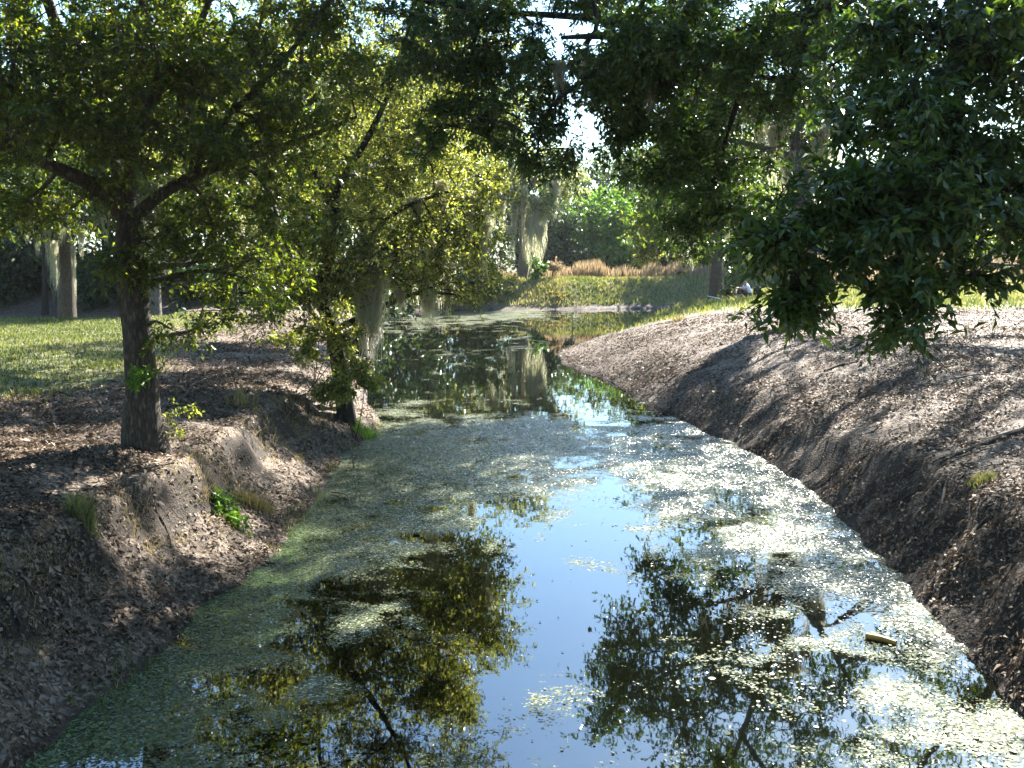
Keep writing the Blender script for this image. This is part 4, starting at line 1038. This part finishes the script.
grove('unseen_shading_woods', [(-14, -6, 13, 4.5, 60), (-9, -14, 14, 5, 60), (-2, -18, 14, 5, 60), (6, -16, 14, 5, 60), (13, -8, 13, 4.5, 60), (17, 3, 13, 4.5, 60), (-17, 4, 13, 4.5, 60), (-19, 14, 12, 4, 50), (-22, 24, 13, 4, 50), (20, 14, 12, 4, 50),  # unseen trees all round, added to block skylight and deepen the shade
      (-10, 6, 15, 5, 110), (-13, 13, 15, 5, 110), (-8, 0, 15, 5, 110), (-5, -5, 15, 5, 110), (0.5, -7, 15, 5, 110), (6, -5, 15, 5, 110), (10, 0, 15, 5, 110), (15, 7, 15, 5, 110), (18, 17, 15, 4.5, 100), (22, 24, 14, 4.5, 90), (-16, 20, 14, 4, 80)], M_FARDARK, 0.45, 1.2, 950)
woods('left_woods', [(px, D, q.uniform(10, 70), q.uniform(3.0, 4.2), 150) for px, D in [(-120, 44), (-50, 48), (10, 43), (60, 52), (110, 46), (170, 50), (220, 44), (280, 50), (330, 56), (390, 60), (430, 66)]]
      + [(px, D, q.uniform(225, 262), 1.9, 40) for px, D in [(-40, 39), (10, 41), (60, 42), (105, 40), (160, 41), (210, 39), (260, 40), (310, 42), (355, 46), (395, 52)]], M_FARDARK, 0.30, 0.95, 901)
woods('centre_woods', [(400, 84, 60, 4, 110), (440, 88, 70, 4, 110), (480, 92, 90, 4, 100), (520, 95, 130, 3.6, 90), (550, 95, 155, 3.2, 70), (580, 100, 168, 4.5, 70), (600, 96, 158, 2.6, 50), (622, 102, 138, 3.6, 90), (655, 98, 120, 4.5, 90), (560, 90, 246, 3, 50), (590, 91, 247, 3, 50), (620, 90, 246, 3, 50), (650, 91, 246, 3, 50), (680, 90, 244, 3, 50), (710, 91, 244, 3, 50), (740, 90, 244, 3, 50), (700, 96, 120, 4.5, 80)], M_FAR, 0.42, 1.2, 902)
woods('right_woods', [(px, D, q.uniform(120, 180), q.uniform(3.2, 4.5), 80) for px, D in [(745, 88), (790, 92), (840, 86), (890, 92), (940, 84), (990, 90), (1040, 84), (1100, 88)]]
      + [(px, D, q.uniform(225, 240), 2.6, 40) for px, D in [(760, 80), (800, 82), (850, 79), (900, 80), (950, 78), (1000, 80), (1050, 78)]]
      + [(735, 68, 130, 3.4, 80), (772, 68, 120, 3.4, 80)], M_FARDARK, 0.42, 1.2, 903)


# ------------------------------------------------------------------ tufts, sticks, roots
def tuft(name, label, px, py, D, n, h, spread, m, lean=.4, wd=.012):
    c = at(px, py, D)
    base = np.array([c[0], D, gh(c[0], D)])
    X = c[0] + np.clip(rng.normal(size=n), -1.7, 1.7) * spread; Y = D + np.clip(rng.normal(size=n), -1.7, 1.7) * spread
    V, f = blades(X, Y, h * rng.uniform(.5, 1.1, n), np.full(n, wd), name, m, lean, base=base)
    o = mesh_obj(name, V, f, m, rnd=np.repeat(rng.random(n), 2))
    o.location = base
    return tag(o, label, 'grass tuft')


rng = np.random.default_rng(77)
tag(TWIGS.build('fallen_twigs', M_ROOT), kind='stuff')
tuft('grass_tuft', 'green and straw grass tuft hanging on the shaded bank at far left', 85, 545, 9.0, 420, .26, .055, M_GRASS, .45, .007)
tuft('dry_grass_tuft', 'dry straw-coloured tuft on the sunlit cut edge above the leafy plant', 255, 470, 12.3, 420, .2, .11, M_DRYGRASS, .5, .008)
tuft('waterline_grass', 'bright green grass patch at the waterline below the leaning trees', 376, 428, 18.1, 420, .2, .22, M_FRESH, wd=.016)
tuft('point_grass_tuft', 'yellow-green tuft with a dry stalk on the right bank point by the pond', 634, 322, 44.5, 160, .5, .2, M_GRASS, wd=.03)
tuft('lush_point_grass', 'broad lush yellow-green tuft farther up the pond edge than the stalked tuft', 682, 312, 47, 300, .45, .6, M_GRASS, wd=.035)
tuft('dark_grass_tuft', 'small dark tuft on the litter slope below the pond-edge grass', 678, 337, 34, 80, .2, .12, M_DRYGRASS, wd=.02)
tuft('spiky_bank_tuft', 'thin spiky tuft in the leaf litter between the oak and leaning trees', 240, 375, 15.2, 60, .35, .12, M_DRYGRASS, .45)
tuft('mossy_tuft', 'soft grey-green tuft beside the mossy root on the right slope', 985, 470, 10.6, 300, .08, .08, M_GRASS, .7, .007)

M_STICK = flat_mat('weathered_stick', (0.2, 0.17, 0.13), .85, .35, 15)
M_WHITE = flat_mat('pale_pole', (0.75, 0.74, 0.7), .45, .08, 5)
M_YLOG = flat_mat('wet_yellow_wood', (0.30, 0.185, 0.03), .4, .35, 18)


def stick(name, label, cat, pts, r0, r1, m, twigs=()):
    base = np.asarray(pts[0], float)
    g = Geo()
    c = curve(pts, 12, .15 * r0)
    g.tube(c, np.linspace(r0, r1, 12), 7, .08)
    for i, v, ln in twigs:
        v = unit(np.array(v, float)) * ln
        g.tube(curve([c[i], c[i] + v * .5 + np.array([0, 0, .05 * ln]), c[i] + v], 6), np.linspace(r1 * 1.1, r1 * .4, 6), 5)
    o = g.build(name, m, None, base, True)
    o.location = base
    return tag(o, label, cat)


p = on(572, 336); stick('stake', 'thin upright stake standing in the pond left of the point', 'stake', [p + np.array([0, 0, -.3]), p + np.array([.02, 0, .35]), p + np.array([0, .02, .82])], .022, .014, M_STICK)
p = on(352, 470)
stick('broken_stick', 'bare forked stick poking out of the duckweed by the left bank', 'stick', [p + np.array([.02, .1, -.05]), p + np.array([.0, .05, .25]), p + np.array([-.04, 0, .5])], .012, .006, M_STICK, [(5, (.6, -.6, .2), .2)])
p = on(345, 500)
stick('drifting_twig', 'dark twig lying on the weed off the left bank', 'stick', [p + np.array([-.25, .35, .03]), p + np.array([0, .1, .05]), p + np.array([.15, -.4, .02])], .014, .006, M_STICK, [(6, (.6, .1, .2), .25)])
a, b = on(866, 638), on(896, 645)
o = stick('floating_log', 'short mustard-yellow log floating in the bright duckweed at right', 'log', [a + np.array([0, 0, .02]), (a + b) / 2 + np.array([0, 0, .03]), b + np.array([0, 0, .018])], .028, .024, M_YLOG)
D = 45.5
a, b = at(707.5, 296, D + 1.2), at(725, 304.5, D)
a = np.array([a[0], a[1], at(707.5, 296, D + 1.2)[2]])
b[2] = gh(b[0], b[1]) + .03
g = Geo(); g.tube(curve([b, (a + b) / 2 + np.array([0, 0, .015]), a], 10), np.linspace(.035, .022, 10), 8)
o = g.build('pole', M_WHITE, None, b, True); o.location = b
tag(o, 'pale straight pole leaning out from the grassy bank over the pond', 'pole')


def on_ground(px, py, lo=5, hi=60):
    d = ray(px, py)
    Ys = np.linspace(lo, hi, 2200)
    p = EYE[None] + d[None] * Ys[:, None]
    hgt = bilinear(GZ, p[:, 0], p[:, 1])
    i = int(np.argmax(p[:, 2] < hgt))
    return np.array([p[i, 0], p[i, 1], hgt[i]])


def root_(name, label, cat, pix, r0, r1, lift=.4):
    P = [on_ground(*q) for q in pix]
    P = [p + np.array([0, 0, r0 * lift]) for p in P]
    return stick(name, label, cat, P, r0, r1, M_ROOT)


root_('mossy_root', 'thick pale mossy root running down the right slope', 'root', [(1030, 430), (1000, 438), (965, 452), (940, 464)], .055, .02, .1)
root_('exposed_root', 'dark bent root exposed on the right bank face', 'root', [(985, 420), (955, 448), (945, 490), (938, 520)], .03, .01, .1)
root_('thin_root', 'thin grey root near the bottom of the right bank', 'root', [(990, 520), (978, 528), (968, 540)], .022, .008, .9)
root_('fallen_branch', 'short fallen branch in the litter high on the right bank', 'branch', [(825, 372), (840, 366), (858, 362)], .04, .02, .1)
root_('buried_root', 'long low root half buried in litter across the right slope', 'root', [(1010, 372), (960, 378), (915, 392), (900, 420)], .035, .012, -.2)
root_('left_bank_stick', 'pale stick lying in the sunlit leaves on the left bank', 'stick', [(160, 520), (168, 535), (172, 550)], .014, .006, 1)
root_('shaded_bank_stick', 'dry stick in the shaded litter at the far left edge', 'stick', [(-4, 590), (10, 610), (22, 632)], .016, .006, 1)
root_('low_fallen_limb', 'crooked dead limb fallen along the waterline below the leaning trees', 'branch', [(362, 398), (345, 412), (338, 425)], .05, .015, .8)

# ------------------------------------------------------------------ seated person and bag
M_SKIN = flat_mat('skin', (0.36, 0.2, 0.14), .5, .06, 8)
M_SHIRT = flat_mat('pale_shirt', (0.62, 0.62, 0.74), .8, .06, 12)
M_SHORTS = flat_mat('dark_trousers', (0.03, 0.032, 0.045), .85, .15, 12)
M_HAIR = flat_mat('dark_hair', (0.03, 0.014, 0.011), .6, .2, 30)
M_BAG = flat_mat('black_bag_cloth', (0.015, 0.015, 0.018), .8, .2, 14)


def skin(name, verts, edges, radii, m, parent, sub=2):
    me = bpy.data.meshes.new(name)
    me.from_pydata(verts, edges, [])
    o = bpy.data.objects.new(name, me)
    COL.objects.link(o)
    md = o.modifiers.new('skin', 'SKIN')
    for i, sv in enumerate(me.skin_vertices[0].data):
        r_ = radii[i]
        sv.radius = (r_, r_) if not isinstance(r_, tuple) else r_
        sv.use_root = (i == 0)
    md.use_smooth_shade = True
    ss = o.modifiers.new('sub', 'SUBSURF'); ss.levels = sub; ss.render_levels = sub
    me.materials.append(m)
    o.parent = parent
    return o


pp = on_ground(749, 298, 40, 60)
pr = empty('person', pp, 'person in a pale shirt sitting on the grassy bank by the pond', 'person')
pr.rotation_euler = (0, 0, R(100))     # built facing +Y, turned to face the water on the left
# seated, knees drawn up, leaning forward
V = [(0, 0, .12), (0, .03, .28), (0, .10, .46), (0, .15, .56), (0, .18, .64), (0, .22, .74), (0, .23, .83)]
E = [(i, i + 1) for i in range(6)]
RD = [.13, .125, .14, .10, .055, .085, .075]
for s in (-1, 1):
    i = len(V)
    V += [(s * .09, .06, .11), (s * .13, .42, .42), (s * .12, .52, .08), (s * .12, .66, .05)]; RD += [.095, .062, .045, .035]
    E += [(0, i), (i, i + 1), (i + 1, i + 2), (i + 2, i + 3)]
    j = len(V)
    V += [(s * .18, .14, .53), (s * .24, .30, .38), (s * .12, .50, .46), (s * .08, .56, .45)]; RD += [.062, .042, .034, .03]
    E += [(3, j), (j, j + 1), (j + 1, j + 2), (j + 2, j + 3)]
    for fi in range(5):
        k = len(V)
        V.append((s * (.08 - .016 * fi + .02), .61 + .008 * (2 - abs(fi - 2)), .44 - .012 * abs(fi - 2))); RD.append(.009)
        E.append((j + 3, k))
skin('body', V, E, RD, M_SKIN, pr)
Vs = [(0, -.005, .12), (0, .025, .28), (0, .10, .46), (0, .15, .57)]; Es = [(0, 1), (1, 2), (2, 3)]; Rs = [.15, .15, .165, .11]
for s in (-1, 1):
    j = len(Vs); Vs += [(s * .18, .14, .535), (s * .225, .25, .43)]; Rs += [.078, .062]; Es += [(3, j), (j, j + 1)]
skin('shirt', Vs, Es, Rs, M_SHIRT, pr)
Vt = [(0, .0, .10)]; Et = []; Rt = [.145]
for s in (-1, 1):
    j = len(Vt); Vt += [(s * .09, .07, .11), (s * .13, .42, .425), (s * .12, .505, .14)]; Rt += [.11, .078, .06]; Et += [(0, j), (j, j + 1), (j + 1, j + 2)]
skin('trousers', Vt, Et, Rt, M_SHORTS, pr)
skin('hair', [(0, .185, .74), (0, .195, .82), (0, .235, .875)], [(0, 1), (1, 2)], [.075, .082, .07], M_HAIR, pr)

# backpack on the grass behind the person
bp_ = on_ground(757, 298, 40, 60)
bm = bmesh.new()
bmesh.ops.create_cube(bm, size=1)
for v in bm.verts:
    v.co = Vector((v.co.x * .36 * (1 - .12 * (v.co.z + .5)), v.co.y * .26 * (1 - .2 * (v.co.z + .5)), (v.co.z + .5) * .52))
bmesh.ops.bevel(bm, geom=bm.edges[:], offset=.07, segments=3, affect='EDGES')
me = bpy.data.meshes.new('bag_body'); bm.to_mesh(me); bm.free()
bag = empty('backpack', bp_, 'black backpack standing on the grass behind the seated person', 'bag')
me.materials.append(M_BAG)
o = bpy.data.objects.new('bag_body', me); COL.objects.link(o); o.parent = bag
bm = bmesh.new(); bmesh.ops.create_cube(bm, size=1)
for v in bm.verts: v.co = Vector((v.co.x * .26, v.co.y * .1 - .15, v.co.z * .22 + .18))
bmesh.ops.bevel(bm, geom=bm.edges[:], offset=.035, segments=2, affect='EDGES')
me = bpy.data.meshes.new('pocket'); bm.to_mesh(me); bm.free(); me.materials.append(M_BAG)
o = bpy.data.objects.new('pocket', me); COL.objects.link(o); o.parent = bag
for s in (-1, 1):
    g = Geo(); g.tube(curve([(s * .1, .1, .46), (s * .12, .2, .34), (s * .12, .17, .16), (s * .11, .1, .08)], 10), .018, 6)
    g.build('strap', M_WHITE, bag, None, True)
g = Geo(); g.tube(curve([(-.06, 0, .5), (0, 0, .57), (.06, 0, .5)], 8), .012, 6); g.build('handle', M_BAG, bag, None, True)

nv = sum(len(o.data.polygons) for o in bpy.data.objects if o.type == 'MESH')
print('POLYS', nv)

# ------------------------------------------------------------------ backlit air over the pond
bm = bmesh.new(); bmesh.ops.create_cube(bm, size=1)
for v in bm.verts: v.co = Vector((v.co.x * 1500, 620 + v.co.y * 1500, 13 + v.co.z * 30))
me = bpy.data.meshes.new('haze'); bm.to_mesh(me); bm.free()
hz = bpy.data.objects.new('haze', me); COL.objects.link(hz); tag(hz, kind='stuff')
m = bpy.data.materials.new('pale_air'); m.use_nodes = True
m.node_tree.nodes.clear()
vp = m.node_tree.nodes.new('ShaderNodeVolumePrincipled'); mo = m.node_tree.nodes.new('ShaderNodeOutputMaterial')
vp.inputs['Color'].default_value = (0.9, 0.93, 0.95, 1); vp.inputs['Density'].default_value = 0.0002; vp.inputs['Anisotropy'].default_value = 0.2
m.node_tree.links.new(vp.outputs[0], mo.inputs['Volume'])
me.materials.append(m)
